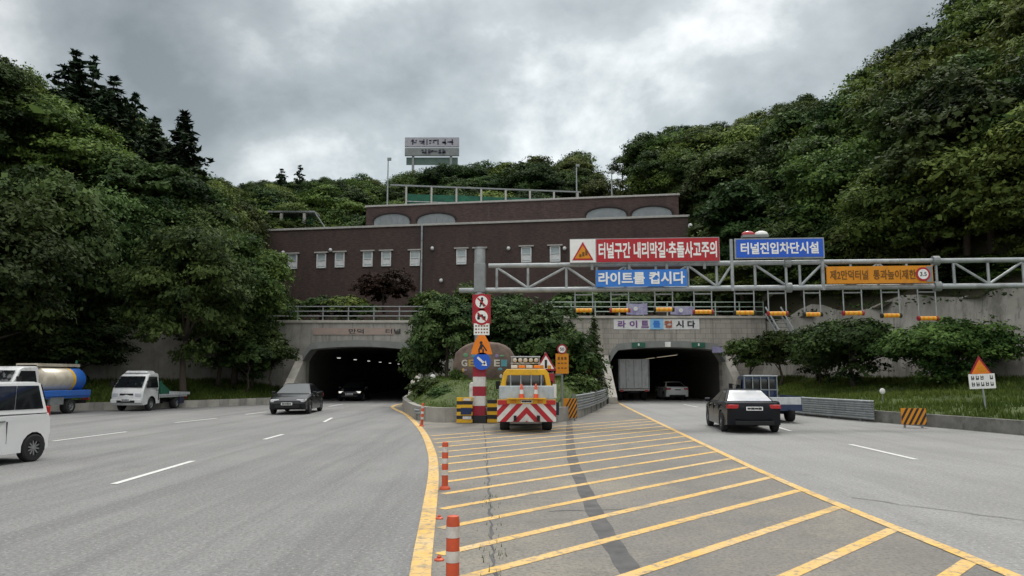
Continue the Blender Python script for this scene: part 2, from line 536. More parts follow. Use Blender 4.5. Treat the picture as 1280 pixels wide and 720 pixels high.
M_head = mat('head_lamp', (0.72, 0.74, 0.76), 0.12, 0.3, scale=4, coat=0.6)
M_headon = mat('head_lamp_lit', (0.8, 0.8, 0.78), 0.2, scale=4, emit=((1.0, 0.95, 0.85), 0.7))
M_plate = mat('number_plate', (0.75, 0.76, 0.74), 0.4, scale=4, var=0.05)
M_plate_y = mat('number_plate_yellow', (0.62, 0.40, 0.02), 0.4, scale=4, var=0.05)
M_cone = mat('cone_orange', (0.75, 0.10, 0.03), 0.5, scale=4)
M_bark = mat('bark', (0.075, 0.058, 0.045), 0.95, scale=6, bump=0.6, bscale=18)
M_soil = mat('hillside', (0.045, 0.055, 0.025), 0.95, scale=0.6, base2=(0.06, 0.045, 0.03), bump=0.6, bscale=5)
M_turf = mat('turf', (0.075, 0.105, 0.028), 0.95, scale=0.8, base2=(0.05, 0.07, 0.022), bump=0.5, bscale=20)
M_stone = mat('monument_stone', (0.19, 0.14, 0.11), 0.9, scale=2.2, base2=(0.10, 0.072, 0.06), bump=0.6, bscale=9)
M_lamp = mat('tunnel_lamp', (0.8, 0.8, 0.8), 0.4, emit=((1.0, 0.96, 0.9), 1.1))
M_lampdim = mat('lamp_strip', (0.8, 0.75, 0.65), 0.4, emit=((1.0, 0.85, 0.62), 0.35))
M_cream = mat('banner_white', (0.70, 0.70, 0.70), 0.7, scale=4, var=0.06)
M_purple = mat('banner_purple', (0.22, 0.20, 0.36), 0.8, scale=1.6, base2=(0.42, 0.42, 0.52), detail=3)
M_purl = mat('lettering_purple', (0.20, 0.08, 0.28), 0.6, scale=4)
M_sky = mat('banner_sky', (0.24, 0.50, 0.76), 0.7, scale=4, var=0.06)
M_rust = mat('lettering_rust', (0.42, 0.12, 0.06), 0.6, scale=4)
M_net = mat('green_netting', (0.02, 0.13, 0.075), 0.8, scale=1.2, base2=(0.012, 0.06, 0.045))
M_bill = mat('billboard_grey', (0.38, 0.38, 0.42), 0.7, scale=2)
M_billd = mat('billboard_ink', (0.055, 0.05, 0.085), 0.7, scale=2)

for _m in (M_red, M_white, M_blue, M_blue2, M_amber, M_cream):
    mixlayer(_m, (0.10, 0.09, 0.075), 2.6, 0.52, 0.78, (2.2, 2.2, 0.35), amount=0.38)
for _m in (M_pyel, M_truckw, M_tankc, M_bed, M_tankb, M_pwhite, M_pred, M_bedw):
    mixlayer(_m, (0.09, 0.078, 0.06), 3.0, 0.50, 0.78, (1.3, 1.3, 0.6), amount=0.5)
F_broad = foliage('broad_leaves', (0.014, 0.031, 0.008), (0.128, 0.178, 0.040), .2)
F_deep = foliage('deep_leaves', (0.010, 0.024, 0.008), (0.080, 0.126, 0.035), .2)
F_pale = foliage('pale_leaves', (0.026, 0.050, 0.012), (0.180, 0.228, 0.055), .2)
F_con = foliage('conifer_needles', (0.008, 0.020, 0.011), (0.042, 0.068, 0.032), 0.08)
F_pine = foliage('pine_needles', (0.011, 0.028, 0.011), (0.074, 0.120, 0.038), 0.15)
F_clip = foliage('clipped_leaves', (0.018, 0.040, 0.011), (0.106, 0.155, 0.036), 0.15)
F_maple = foliage('maple_leaves', (0.018, 0.012, 0.008), (0.052, 0.032, 0.022), 0.2)
F_grass = foliage('grass_blades', (0.040, 0.066, 0.014), (0.130, 0.170, 0.038), 0.3)

# ------------------------------------------------------------------ the setting: ground, roads, markings
def structure(o):
    o['kind'] = 'structure'
    return o
def sheet(name, poly, z, m):
    b = MB()
    b.add([(p[0], p[1], z) for p in poly], [tuple(range(len(poly)))])
    return structure(b.build(name, m))

b = MB()
b.quad((-700, -200, -0.03), (700, -200, -0.03), (700, 1200, -0.03), (-700, 1200, -0.03))
structure(b.build('ground', M_soil))

YP = 54.5                      # plane of both tunnel portals
LX0, LX1 = -15.0, -7.0         # left opening
RX0, RX1 = 7.05, 15.3          # right opening
Ledge = [G(*p) for p in ((513, 720), (528, 640), (536, 590), (534, 562), (523, 537), (506, 519), (489, 508))]
Ledge = [Vector((-0.62, 4.0, 0)), Vector((-0.2, -8, 0))][::-1] + Ledge + [Vector((-7.05, 54.5, 0))]
Redge = [Vector((4.35, -8, 0)), Vector((4.5, 4, 0))] + [G(*p) for p in ((1265, 720), (990, 607), (880, 556), (783, 509))] + [Vector((7.6, 54.5, 0))]
def smoothline(pts, k=6):
    pts = [Vector(p) for p in pts]
    o = []
    for i in range(len(pts) - 1):
        p0, p1, p2, p3 = pts[max(i - 1, 0)], pts[i], pts[i + 1], pts[min(i + 2, len(pts) - 1)]
        for j in range(k):
            t = j / k
            o.append(0.5 * ((2 * p1) + (p2 - p0) * t + (2 * p0 - 5 * p1 + 4 * p2 - p3) * t * t + (3 * p1 - p0 - 3 * p2 + p3) * t ** 3))
    o.append(pts[-1])
    return o
Ledge = smoothline(Ledge)
Redge = smoothline(Redge)
KERB_L = [Vector(p) for p in ((LX0 - 0.3, 55, 0), (-16.0, 50.5, 0), (-17.8, 46.5, 0), (-20.2, 43.2, 0), (-23.4, 40.6, 0), (-29, 38.2, 0), (-40, 36, 0), (-70, 34, 0))]
KERB_R = [Vector(p) for p in ((RX1 + 0.3, 55, 0), (14.6, 47, 0), (13.9, 36.5, 0), (14.9, 30.3, 0), (16.1, 24.2, 0), (17.6, 12, 0), (19, -8, 0))]
KERB_L = smoothline(KERB_L, 4)
KERB_R = smoothline(KERB_R, 4)
# the two carriageways, then the gore between them
tun_l = [(LX1, 55, 0), (LX1 - 2.5, 100, 0), (-13, 150, 0), (-22, 150, 0), (LX0 - 2.5, 100, 0)]
sheet('road_left', [(p.x, p.y) for p in Ledge] + [(-7.0, 55), (-7, 150), (-15.4, 150)] + [(p.x, p.y) for p in KERB_L] + [(-70, -8)], 0.0, M_asph)
sheet('road_right', [(p.x, p.y) for p in KERB_R][::-1] + [(15.6, 150), (7.0, 150), (7.0, 55)] + [(p.x, p.y) for p in Redge][::-1], 0.0, M_asph2)
sheet('gore_pavement', [(p.x, p.y) for p in Redge] + [(p.x, p.y) for p in Ledge][::-1], 0.004, M_gore)

def ribbon(mb, pts, w, z, off=0.0):
    pts = [Vector(p) for p in pts]
    l, r = [], []
    for i, p in enumerate(pts):
        d = (pts[min(i + 1, len(pts) - 1)] - pts[max(i - 1, 0)]); d.z = 0; d.normalize()
        n = Vector((-d.y, d.x, 0))
        ww = w[i] if isinstance(w, (list, tuple)) else w
        l.append((p.x + n.x * (off + ww / 2), p.y + n.y * (off + ww / 2), z))
        r.append((p.x + n.x * (off - ww / 2), p.y + n.y * (off - ww / 2), z))
    for i in range(len(pts) - 1):
        mb.quad(r[i], r[i + 1], l[i + 1], l[i])
b = MB()
ribbon(b, Ledge, 0.20, 0.012, off=-0.09)
ribbon(b, Redge, 0.16, 0.012)
structure(b.build('edge_line', M_yel))
def lerp_x(line, y):
    for i in range(len(line) - 1):
        if line[i].y <= y <= line[i + 1].y:
            t = (y - line[i].y) / max(1e-6, line[i + 1].y - line[i].y)
            return line[i].x + (line[i + 1].x - line[i].x) * t
    return line[-1].x
b = MB()
yr = 7.75
random.seed(4)
while yr < 34:
    xr = lerp_x(Redge, yr) - 0.06
    sl = 1.03 if yr < 13 else 1.08
    # march back to the left line
    x, y = xr, yr
    while x > lerp_x(Ledge, y) + 0.30 and y > 2:
        x -= 0.05; y -= 0.05 * sl
    if y < 29.5:
        ribbon(b, [(x, y, 0), ((x + xr) / 2, (y + yr) / 2, 0), (xr, yr, 0)], 0.155, 0.0085)
    yr += 1.55
structure(b.build('hatch_marking', M_yel))
b = MB()
for (x0, y0, x1, y1) in ((-6.85, 13.1, -6.98, 16.6), (-7.27, 22.2, -7.3, 24.1), (-13.1, 21.6, -12.85, 25.2), (-13.4, 30.0, -13.0, 33.2), (-12.9, 36.5, -12.7, 39.0), (-7.6, 30.5, -8.0, 33.5),
                         (9.0, 16.9, 9.2, 20.6), (9.4, 25.5, 9.8, 28.5), (10.4, 35.0, 10.8, 39.0), (11.1, 45, 11.2, 49), (-11.2, 46, -11.2, 50)):
    ribbon(b, [(x0, y0, 0), (x1, y1, 0)], 0.13, 0.008)
b2 = MB()
structure(b.build('lane_marking', M_whl))
# tar-filled seams across the gore
b = MB()
seam = smoothline([G(*p) for p in ((712, 527), (712, 545), (716, 575), (735, 622), (758, 668), (792, 722))] + [Vector((1.05, 5.0, 0))], 8)
ribbon(b, seam, [0.23 + 0.02 * math.sin(i * 1.7) for i in range(len(seam))], 0.0060)
structure(b.build('patched_seam', M_tar))
b = MB()
random.seed(9)
ck = smoothline([G(*p) for p in ((604, 531), (607, 552), (609, 580), (612, 620), (614, 660), (618, 722))], 14)
ck = [Vector((p.x + random.uniform(-.02, .02), p.y, 0)) for p in ck]
ribbon(b, ck, [random.uniform(0.015, 0.055) for _ in ck], 0.0068)
for (px, py, L_, a) in ((1060, 622, 3.4, -0.9), (690, 640, 1.5, 0.2), (860, 600, 1.8, 0.9)):
    p = G(px, py)
    q = [p + Vector((math.cos(a) * t * L_ + random.uniform(-.05, .05), math.sin(a) * t * L_ + random.uniform(-.05, .05), 0)) for t in np.linspace(0, 1, 14)]
    ribbon(b, q, [random.uniform(0.012, 0.03) for _ in q], 0.0074)
structure(b.build('pavement_crack', M_tar))

# ------------------------------------------------------------------ terrain
LWALL = [Vector(p) for p in ((-18.6, 56.0, 0), (-20.3, 54.9, 0), (-24.5, 52.0, 0), (-29, 47.5, 0), (-36, 42.5, 0), (-48, 39.5, 0), (-75, 37, 0))]
RWALL = [Vector(p) for p in ((17.2, 56.2, 0), (18.45, 53.6, 0), (19.6, 50, 0), (21.6, 44, 0), (24.4, 36, 0), (28, 28, 0), (32, 17, 0), (36, 2, 0), (40, -15, 0))]
LWALL = smoothline(LWALL, 5); RWALL = smoothline(RWALL, 5)
BOWL = [(p.x, p.y) for p in RWALL][::-1] + [(p.x, p.y) for p in LWALL] + [(-75, -60), (40, -60)]
def inside(x, y, poly):
    c = False
    n = len(poly)
    j = n - 1
    for i in range(n):
        xi, yi = poly[i]; xj, yj = poly[j]
        if (yi > y) != (yj > y) and x < (xj - xi) * (y - yi) / (yj - yi) + xi:
            c = not c
        j = i
    return c
def hn(x, y):
    return math.sin(x * .21 + 1.3) * math.cos(y * .17) * 0.8 + math.sin(x * .07 + y * .11) * 1.1
def H(x, y):
    """height of the hill ground outside the road basin"""
    h = 5.9
    ydep = y - (84 if x < 12 else 84 - min(14, (x - 12) * 2.4))
    left = max(0, -x - 23) * 0.66
    right = max(0, x - (18.5 if y > 55 else 18.5 + (55 - y) * .33 if y > 36 else 24.8 + (36 - y) * .42) - .5) * 0.80
    back = max(0, ydep) * 0.52
    h += min(26, left) + min(26, right) + back
    if y > 88 or left > 2 or right > 2:
        h += hn(x, y) * min(1, (left + right + back) / 6)
    return min(h, 31 + 1.5 * math.sin(x * .05))
b = MB()
step = 2.0
xs = np.arange(-110, 111, step); ys = np.arange(-14, 170, step)
idx = {}
ok = {}
for i, x in enumerate(xs):
    for j, y in enumerate(ys):
        ok[i, j] = not inside(x, y, BOWL)
for i in range(len(xs) - 1):
    for j in range(len(ys) - 1):
        if all(ok[i + a, j + c] for a in (0, 1) for c in (0, 1)):
            q = []
            for a, c in ((0, 0), (1, 0), (1, 1), (0, 1)):
                k = (i + a, j + c)
                if k not in idx:
                    idx[k] = len(b.v); b.v.append((xs[k[0]], ys[k[1]], H(xs[k[0]], ys[k[1]])))
                q.append(idx[k])
            b.f.append(tuple(q)); b.m.append(0)
hill = structure(b.build('hill', M_soil, smooth=60))

# verges: sloping turf between the kerbs and the walls
def resample(line, n):
    d = [0]
    for i in range(len(line) - 1):
        d.append(d[-1] + (line[i + 1] - line[i]).length)
    o = []
    for k in range(n):
        t = d[-1] * k / (n - 1)
        i = max(j for j in range(len(d)) if d[j] <= t + 1e-9)
        i = min(i, len(line) - 2)
        f = (t - d[i]) / max(1e-6, d[i + 1] - d[i])
        o.append(line[i].lerp(line[i + 1], f))
    return o
def verge(name, kerb, wall, z0, z1, n=40, k=8):
    A, B = resample(kerb, n), resample(wall, n)
    g = [[None] * (k + 1) for _ in range(n)]
    b = MB()
    for i in range(n):
        for j in range(k + 1):
            t = j / k
            p = A[i].lerp(B[i], t)
            z = z0 + (z1 - z0) * (t ** 0.8) + 0.08 * math.sin(p.x * 1.7 + p.y) * math.sin(t * PI)
            g[i][j] = (p.x, p.y, z); b.v.append(g[i][j])
    for i in range(n - 1):
        for j in range(k):
            a = i * (k + 1) + j
            b.f.append((a, a + 1, a + k + 2, a + k + 1)); b.m.append(0)
    structure(b.build(name, M_turf, smooth=60))
    return g
KL_in = [Vector((p.x - 0.05, p.y + 0.12, 0)) for p in KERB_L[2:]]
KR_in = [Vector((p.x + 0.22, p.y, 0)) for p in KERB_R]
gl = verge('verge_left', KL_in, LWALL, 0.28, 1.5)
gr = verge('verge_right', KR_in, RWALL, 0.36, 1.75)

def strip_wall(mb, line, w, z0, z1, off=0.0, pattern=None):
    """solid wall of square section along a line"""
    pts = [Vector(p) for p in line]
    L_, R_ = [], []
    for i, p in enumerate(pts):
        d = (pts[min(i + 1, len(pts) - 1)] - pts[max(i - 1, 0)]); d.z = 0; d.normalize()
        n = Vector((-d.y, d.x, 0))
        L_.append(p + n * (off + w / 2)); R_.append(p + n * (off - w / 2))
    for i in range(len(pts) - 1):
        a, b_, c, d = R_[i], R_[i + 1], L_[i + 1], L_[i]
        vs = [(q.x, q.y, z) for z in (z0, z1) for q in (a, b_, c, d)]
        mm = pattern(i) if pattern else None
        fs = [(4, 5, 6, 7), (0, 1, 5, 4), (2, 3, 7, 6)]
        if i == 0: fs.append((3, 0, 4, 7))
        if i == len(pts) - 2: fs.append((1, 2, 6, 5))
        mb.add(vs, fs, mm)
b = MB()
strip_wall(b, resample(KERB_L, 90), 0.30, -0.02, 0.42, pattern=lambda i: 1 if i % 2 else 0)
structure(b.build('kerb_left', [M_conc, M_conc_l]))
b = MB()
strip_wall(b, KERB_R, 0.30, -0.02, 0.45)
structure(b.build('kerb_right', mixlayer(mat('dirty_kerb', (0.22, 0.215, 0.20), 0.9, scale=2.0, base2=(0.13, 0.13, 0.115), bump=0.3, bscale=14), (0.06, 0.065, 0.045), 1.5, 0.5, 0.7, amount=0.8)))

def rough_wall(name, line, zfun, m, sign, base=0.3, lean=0.18, nz=10, amp=0.18, n=60):
    A = resample(line, n)
    b = MB()
    for i, p in enumerate(A):
        d = (A[min(i + 1, n - 1)] - A[max(i - 1, 0)]); d.z = 0; d.normalize()
        nrm = Vector((-d.y, d.x, 0)) * sign
        zt = zfun(p)
        for j in range(nz + 1):
            t = j / nz
            z = base + (zt - base) * t
            k = lean * (z - base) + amp * (math.sin(p.x * 2.1 + z * 1.7) * math.cos(p.y * 1.6 - z * .9) + .5 * math.sin(p.y * 4.3 + z * 3.1)) * 0.6
            q = p + nrm * k
            b.v.append((q.x, q.y, z))
        q = p + nrm * (lean * (zt - base) + 4.6)
        b.v.append((q.x, q.y, max(zt + 0.3, H(q.x, q.y) + .3)))
    k = nz + 2
    for i in range(n - 1):
        for j in range(k - 1):
            b.f.append((i * k + j, (i + 1) * k + j, (i + 1) * k + j + 1, i * k + j + 1)); b.m.append(1 if j == k - 2 else 0)
    return b.build(name, [m, M_soil], smooth=50)
o = rough_wall('slope_wall', RWALL, lambda p: 6.25 + 0.3 * math.sin(p.y * .9) + .25 * math.sin(p.x * 2.3), M_shot, 1, base=1.2)
tag(o, 'rough grey sprayed concrete slope wall behind the trees right of the tunnel', 'wall')
o = rough_wall('retaining_wall', LWALL, lambda p: 5.2 + 0.2 * math.sin(p.x), M_conc, -1, base=1.0, lean=0.06, amp=0.02)
tag(o, 'plain grey concrete retaining wall in shade behind the parked white truck', 'wall')

# ------------------------------------------------------------------ tunnel portals
def arch_z(x, x0, x1, top):
    """flat three-centred opening with clipped corners"""
    w = (x1 - x0) / 2
    t = abs((x - (x0 + x1) / 2) / w)
    z = top - 0.28 * t * t
    if t > 0.86:
        z -= 0.75 * ((t - 0.86) / 0.14) ** 1.3
    return z
def portal(label, x0, x1, wx0, wx1, ztop, top, wallmat, letters):
    root = thing('tunnel_portal', label, 'tunnel', ((x0 + x1) / 2, YP, 0))
    cx = (x0 + x1) / 2
    T = 0.8
    n = 28
    xs_ = [x0 + (x1 - x0) * i / n for i in range(n + 1)]
    b = MB()
    def col(xa, xb, za, zb):
        b.add([(xa - cx, 0, za), (xb - cx, 0, zb), (xb - cx, 0, ztop), (xa - cx, 0, ztop),
               (xa - cx, T, za), (xb - cx, T, zb), (xb - cx, T, ztop), (xa - cx, T, ztop)],
              [(0, 1, 2, 3), (7, 6, 5, 4), (0, 4, 5, 1), (3, 2, 6, 7)])
    for i in range(n):
        col(xs_[i], xs_[i + 1], arch_z(xs_[i], x0, x1, top), arch_z(xs_[i + 1], x0, x1, top))
    b.box(((wx0 + x0) / 2 - cx, T / 2, ztop / 2), (x0 - wx0, T, ztop))
    b.box(((wx1 + x1) / 2 - cx, T / 2, ztop / 2), (wx1 - x1, T, ztop))
    b.build('headwall', wallmat, root)
    b = MB()
    b.box(((wx0 + wx1) / 2 - cx, T / 2, ztop + 0.09), (wx1 - wx0, T + 0.24, 0.18))
    b.build('coping', M_conc_l, root, bevel=0.02)
    # projecting hood that follows the opening
    b = MB()
    oc = [(x, arch_z(x, x0, x1, top)) for x in xs_]
    th = 0.46
    for i in range(n):
        (xa, za), (xb, zb) = oc[i], oc[i + 1]
        b.add([(xa - cx, -1.0, za), (xb - cx, -1.0, zb), (xb - cx, -1.0, zb + th), (xa - cx, -1.0, za + th),
               (xa - cx, -.003, za), (xb - cx, -.003, zb), (xb - cx, -.003, zb + th), (xa - cx, -.003, za + th)],
              [(0, 1, 2, 3), (0, 4, 5, 1), (3, 2, 6, 7)])
    b.build('hood', mat('hood_concrete', (0.22, 0.23, 0.22), 0.8, scale=1.5), root)
    for s, xe in ((-1, x0), (1, x1)):
        b = MB()
        xo = xe - cx + s * 0.32
        y0, y1 = -0.01, -4.4
        z_hi, z_lo = 3.35, 0.45
        b.add([(xo - .3, y0, 0), (xo + .3, y0, 0), (xo + .3, y1, 0), (xo - .3, y1, 0),
               (xo - .3, y0, z_hi), (xo + .3, y0, z_hi), (xo + .3, y1, z_lo), (xo - .3, y1, z_lo)],
              [(4, 5, 6, 7), (0, 1, 5, 4), (1, 2, 6, 5), (2, 3, 7, 6), (3, 0, 4, 7)])
        b.build('wing_wall', M_conc_l, root, bevel=0.03)
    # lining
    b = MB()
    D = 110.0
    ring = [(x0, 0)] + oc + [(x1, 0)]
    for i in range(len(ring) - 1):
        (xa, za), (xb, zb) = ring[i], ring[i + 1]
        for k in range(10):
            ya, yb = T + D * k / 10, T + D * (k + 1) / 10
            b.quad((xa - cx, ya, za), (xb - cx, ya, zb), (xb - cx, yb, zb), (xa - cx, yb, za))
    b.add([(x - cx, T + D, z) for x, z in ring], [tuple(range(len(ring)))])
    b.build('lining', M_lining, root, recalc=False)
    return root
pl = portal('left tunnel mouth under a stained grey concrete headwall with faded name plate', LX0, LX1, -20.0, -0.3, 5.72, 3.95, M_conc, None)
b = MB(); b.box((-0.6, -0.03, 5.1), (5.9, 0.06, 0.5))
o = b.build('name_plate', mat('faded_plate', (0.36, 0.27, 0.23), 0.8, scale=2, base2=(0.28, 0.24, 0.21)), pl)
text_obj('만덕', 'lettering', M_dark, o, -0.4, 5.1, 1.1, 0.36, -0.062)
text_obj('터널', 'lettering', M_dark, o, 2.3, 5.1, 1.1, 0.36, -0.062)
pr = portal('right tunnel mouth under a block headwall carrying a white banner', RX0, RX1, -0.29, 18.6, 6.05, 3.9, M_block, None)
for dx, mm in ((-2.1, M_greenp), (2.2, M_greenp)):
    b = MB(); b.box((dx, -1.04, 4.06), (0.95, 0.08, 0.34)); b.tube((dx, -1.12, 3.99), (dx, -1.12, 4.16), 0.06, 8, m=1)
    b.build('lane_signal', [mm, M_white], pr)
b = MB(); b.box((0.0, -1.04, 4.10), (0.40, 0.08, 0.36)); b.build('marker_plate', M_white, pr)
b = MB(); b.box((3.55, -1.04, 3.72), (0.75, 0.08, 0.42)); b.build('notice_plate', M_purple, pr)

# banner on the right headwall
def banner_x(px):
    return P(px, 405, YP).x
bx0, bx1 = banner_x(767), banner_x(874)
bz = P(820, 405, YP).z
ban = thing('banner', 'long white banner with coloured lettering on the right tunnel headwall', 'banner', ((bx0 + bx1) / 2, YP - 0.04, bz))
w = bx1 - bx0
def wavy(w, h, amp, nx=24, nz=4, ph=0.0):
    b = MB()
    for i in range(nx + 1):
        for j in range(nz + 1):
            x = -w / 2 + w * i / nx
            z = -h / 2 + h * j / nz
            b.v.append((x, amp * math.sin(i * .9 + ph + j * .3), z - abs(amp) * 1.2 * math.sin(i / nx * PI)))
    for i in range(nx):
        for j in range(nz):
            a = i * (nz + 1) + j
            b.f.append((a, a + nz + 1, a + nz + 2, a + 1)); b.m.append(0)
    return b
wavy(w, 0.78, 0.012).build('sheet', M_cream, ban)
gw = w / 7.4
for i, (ch, mm) in enumerate((('라', M_purl), ('이', M_purl), ('트', M_purl), ('를', M_blue2), ('켭', M_rust), ('시', M_dark), ('다', M_dark))):
    if ch == '를':
        b = MB(); b.box((-w / 2 + gw * (i + .72), -0.02, -.01), (gw * 1.15, 0.012, 0.76)); b.build('sky_panel', M_sky, ban)
    text_obj(ch, 'lettering', mm, ban, -w / 2 + gw * (i + .7), -0.01, gw * .66, 0.52, -0.03, bold=0.03)

# ------------------------------------------------------------------ railings on the headwalls
def railing(label, xa, xb, z, y, n, mm, rails=(0.35, 0.7, 1.05)):
    root = thing('railing', label, 'railing', ((xa + xb) / 2, y, z))
    w = xb - xa
    for i in range(n + 1):
        x = -w / 2 + w * i / n
        b = MB(); b.box((x, 0, 0.55), (0.08, 0.08, 1.1)); b.build('post', mm, root)
    for h in rails:
        b = MB(); b.tube((-w / 2, -0.04, h), (w / 2, -0.04, h), 0.035, 8); b.build('rail', mm, root)
    return root
railing('grey metal railing along the top of the left tunnel headwall', -21.5, -0.8, 5.9, YP + 0.35, 11, M_steel_d)
railing('pale green railing along the top of the right tunnel headwall', 2.6, 18.6, 6.23, YP + 0.35, 9, M_greenrail)
# cloth banners tied to the right railing
for (pxa, pxb, pya, pyb, lab) in ((783, 809, 379, 393, 'blue purple cloth banner tied to the right tunnel railing beside a yellow bar'),
                                  (838, 867, 383, 393, 'grey violet cloth strip sagging along the right tunnel railing')):
    p0, p1 = P(pxa, pyb, YP + .25), P(pxb, pya, YP + .25)
    t = thing('cloth_banner', lab, 'banner', ((p0.x + p1.x) / 2, YP + .22, (p0.z + p1.z) / 2))
    wavy(p1.x - p0.x, p1.z - p0.z, 0.03, 16, 4, pxa).build('cloth', M_purple, t)
    b = MB()
    b.lathe([(0.02, -.01), (0.16, -.01)], 14, 'Y', c=(-.1, -.06, 0)); b.build('emblem', M_cream, t)
# steel stair down the wall right of the right tunnel
st = thing('steel_stair', 'steep pale steel stair leaning on the wall right of the tunnel', 'stairs', (0, 0, 0))
for (a, c) in (((957, 384), (983, 428)), ((976, 384), (1001, 428))):
    p0, p1 = P(a[0], a[1], 50.6), P(c[0], c[1], 49.2)
    b = MB(); b.tube(p0, p1, 0.06, 8); b.build('handrail', M_steel, st)
    b = MB(); b.path([p0 + Vector((0, .1, -.45)), p1 + Vector((0, .1, -.45))], 0.07, 6); b.build('stringer', M_steel_d, st)
for k in range(9):
    t = (k + .5) / 9
    a = P(957, 384, 50.6).lerp(P(983, 428, 49.2), t); c = P(976, 384, 50.6).lerp(P(1001, 428, 49.2), t)
    b = MB(); m_ = (a + c) / 2; b.box((m_.x, m_.y + .1, m_.z - .45), ((c - a).length, 0.2, 0.04)); b.build('step', M_steel_d, st)

# tunnel lamps
proto = None
for i in range(12):
    y = 60 + i * 6.0
    x = -13.9 + 0.05 * i
    if proto is None:
        proto = thing('tunnel_lamp', 'small white lamp in the row under the left tunnel vault', 'lamp', (x, y, 3.35), 0, 'lamps along the left tunnel vault')
        b = MB(); b.box((0, 0, 0), (0.26, 0.6, 0.10)); b.build('housing', M_steel_d, proto)
        b = MB(); b.box((0, 0, -.07), (0.18, 0.5, 0.03)); b.build('diffuser', M_lamp, proto)
    else:
        copy_tree(proto, (x, y, 3.35))
for i in range(3):
    t = thing('lamp_strip', ('warm strip light on the right tunnel ceiling, nearest the mouth', 'warm strip light on the right tunnel ceiling, middle of three', 'warm strip light on the right tunnel ceiling, farthest inside')[i], 'lamp', (12.6, 61 + i * 9, 3.5))
    b = MB(); b.box((0, 0, 0), (0.22, 7.6, 0.08)); b.build('housing', M_steel_d, t)
    b = MB(); b.box((0, 0, -.055), (0.16, 7.4, 0.02)); b.build('diffuser', M_lampdim, t)

# ------------------------------------------------------------------ brick building above the tunnels
YB = 75.0
tB = P(860, 271, YB)
def y_for(px, py, z):
    d = ray(px, py); t = (z - CAMZ) / d.z
    return Vector((d.x * t, d.y * t, z))
tA = y_for(330, 289, tB.z)
dirw = (tB - tA); dirw.z = 0; wl = dirw.length; dirw.normalize()
rzb = math.atan2(dirw.y, dirw.x)
base_z = 5.5
org = tA - dirw * 5.0
org.z = base_z
WL, HB = wl + 5.0, tB.z - base_z
bld = thing('brick_building', 'long two tier brown brick building above the tunnel mouths', 'building', org, rzb)
Minv = (Matrix.Translation(org) @ Matrix.Rotation(rzb, 4, 'Z')).inverted()
def on_wall(px, py, setback=0.0):
    """pixel -> local x,z on the wall plane (local y = setback)"""
    d = ray(px, py); c0 = Vector((0, 0, CAMZ))
    a = Minv @ c0; dd = Minv.to_3x3() @ d
    t = (setback - a.y) / dd.y
    q = a + dd * t
    return q.x, q.z
b = MB(); b.box((WL / 2, 10, HB / 2), (WL, 20, HB)); b.build('wall', M_brick, bld)
b = MB(); b.box((WL / 2, 10, HB + .09), (WL + .3, 20.3, 0.22)); b.build('coping', M_coping, bld, bevel=.02)
SB = 5.5
ux0, uz0 = on_wall(458, 258, SB); ux1, uz1 = on_wall(848, 245, SB)
HU = (uz0 + uz1) / 2
b = MB(); b.box(((ux0 + ux1) / 2, SB + 6, (HU + HB) / 2 + .1), (ux1 - ux0, 12, HU - HB - .2)); b.build('upper_storey', M_brick, bld)
b = MB(); b.box(((ux0 + ux1) / 2, SB + 6, HU + .08), (ux1 - ux0 + .3, 12.3, 0.2)); b.build('upper_coping', M_coping, bld, bevel=.02)
for (px, py) in ((352, 327), (366, 327), (402, 326), (425, 325), (460, 324), (483, 323.5), (519, 323), (577, 321), (600, 320.5), (658, 318.5), (694, 317.5)):
    x, z = on_wall(px, py)
    b = MB()
    w_, h_ = 0.98, 1.55
    for (cx, cz, sx, sz) in ((-w_ / 2, 0, .12, h_), (w_ / 2, 0, .12, h_), (0, -h_ / 2, w_ + .12, .12), (0, 0.05, w_, .07), (0, h_ / 2, w_ + .12, .1)):
        b.box((x + cx, -.05, z + cz), (sx, .16, sz))
    wdw = b.build('window', M_wframe, bld)
    b = MB(); b.box((x, -.02, z), (w_, .06, h_)); b.build('pane', M_pane, wdw)
    b = MB(); b.box((x, -.12, z + h_ / 2 + .14), (w_ + .6, .3, .14)); b.build('lintel', M_coping, wdw)
    b = MB(); b.box((x, -.02, z - .32), (w_ - .02, .09, .55)); b.build('blind', M_wframe, wdw)
for (pxa, pxb, pt, pb) in ((468, 512, 268.5, 283), (522, 569, 268, 282), (733, 783, 261, 275), (790, 840, 259.5, 273)):
    xa, z0 = on_wall(pxa, pb, SB); xb, _ = on_wall(pxb, pb, SB); _, z1 = on_wall(pxa, pt, SB)
    z0 = HB + .2
    r_ = min(0.75, (z1 - z0) * .55)
    poly = [(xa, z0), (xb, z0), (xb, z1 - r_)]
    for k in range(1, 12):
        t = PI * k / 12
        poly.append(((xa + xb) / 2 + (xb - xa) / 2 * math.cos(t), z1 - r_ + r_ * math.sin(t)))
    poly.append((xa, z1 - r_))
    b = MB(); b.prism(poly, SB - .10, SB + .02)
    aw = b.build('arched_window', mat('shutter_grey', (0.22, 0.25, 0.26), 0.6, scale=1.5), bld)
    b = MB()
    c0 = ((xa + xb) / 2)
    pts = [(xa - .1, SB - .16, z1 - r_)] + [(c0 - ((xb - xa) / 2 + .1) * math.cos(PI * k / 12), SB - .16, z1 - r_ + (r_ + .12) * math.sin(PI * k / 12)) for k in range(1, 12)] + [(xb + .1, SB - .16, z1 - r_)]
    b.path(pts, .13, 6); b.build('brick_arch', mat('dark_brick', (0.035, 0.025, 0.024), .9), aw)
    b = MB()
    for k in range(1, 6):
        x = xa + (xb - xa) * k / 6
        b.box((x, SB - .12, (z0 + z1) / 2 - .2), (.05, .06, z1 - z0 - .5))
    b.build('mullion', M_steel_d, aw)
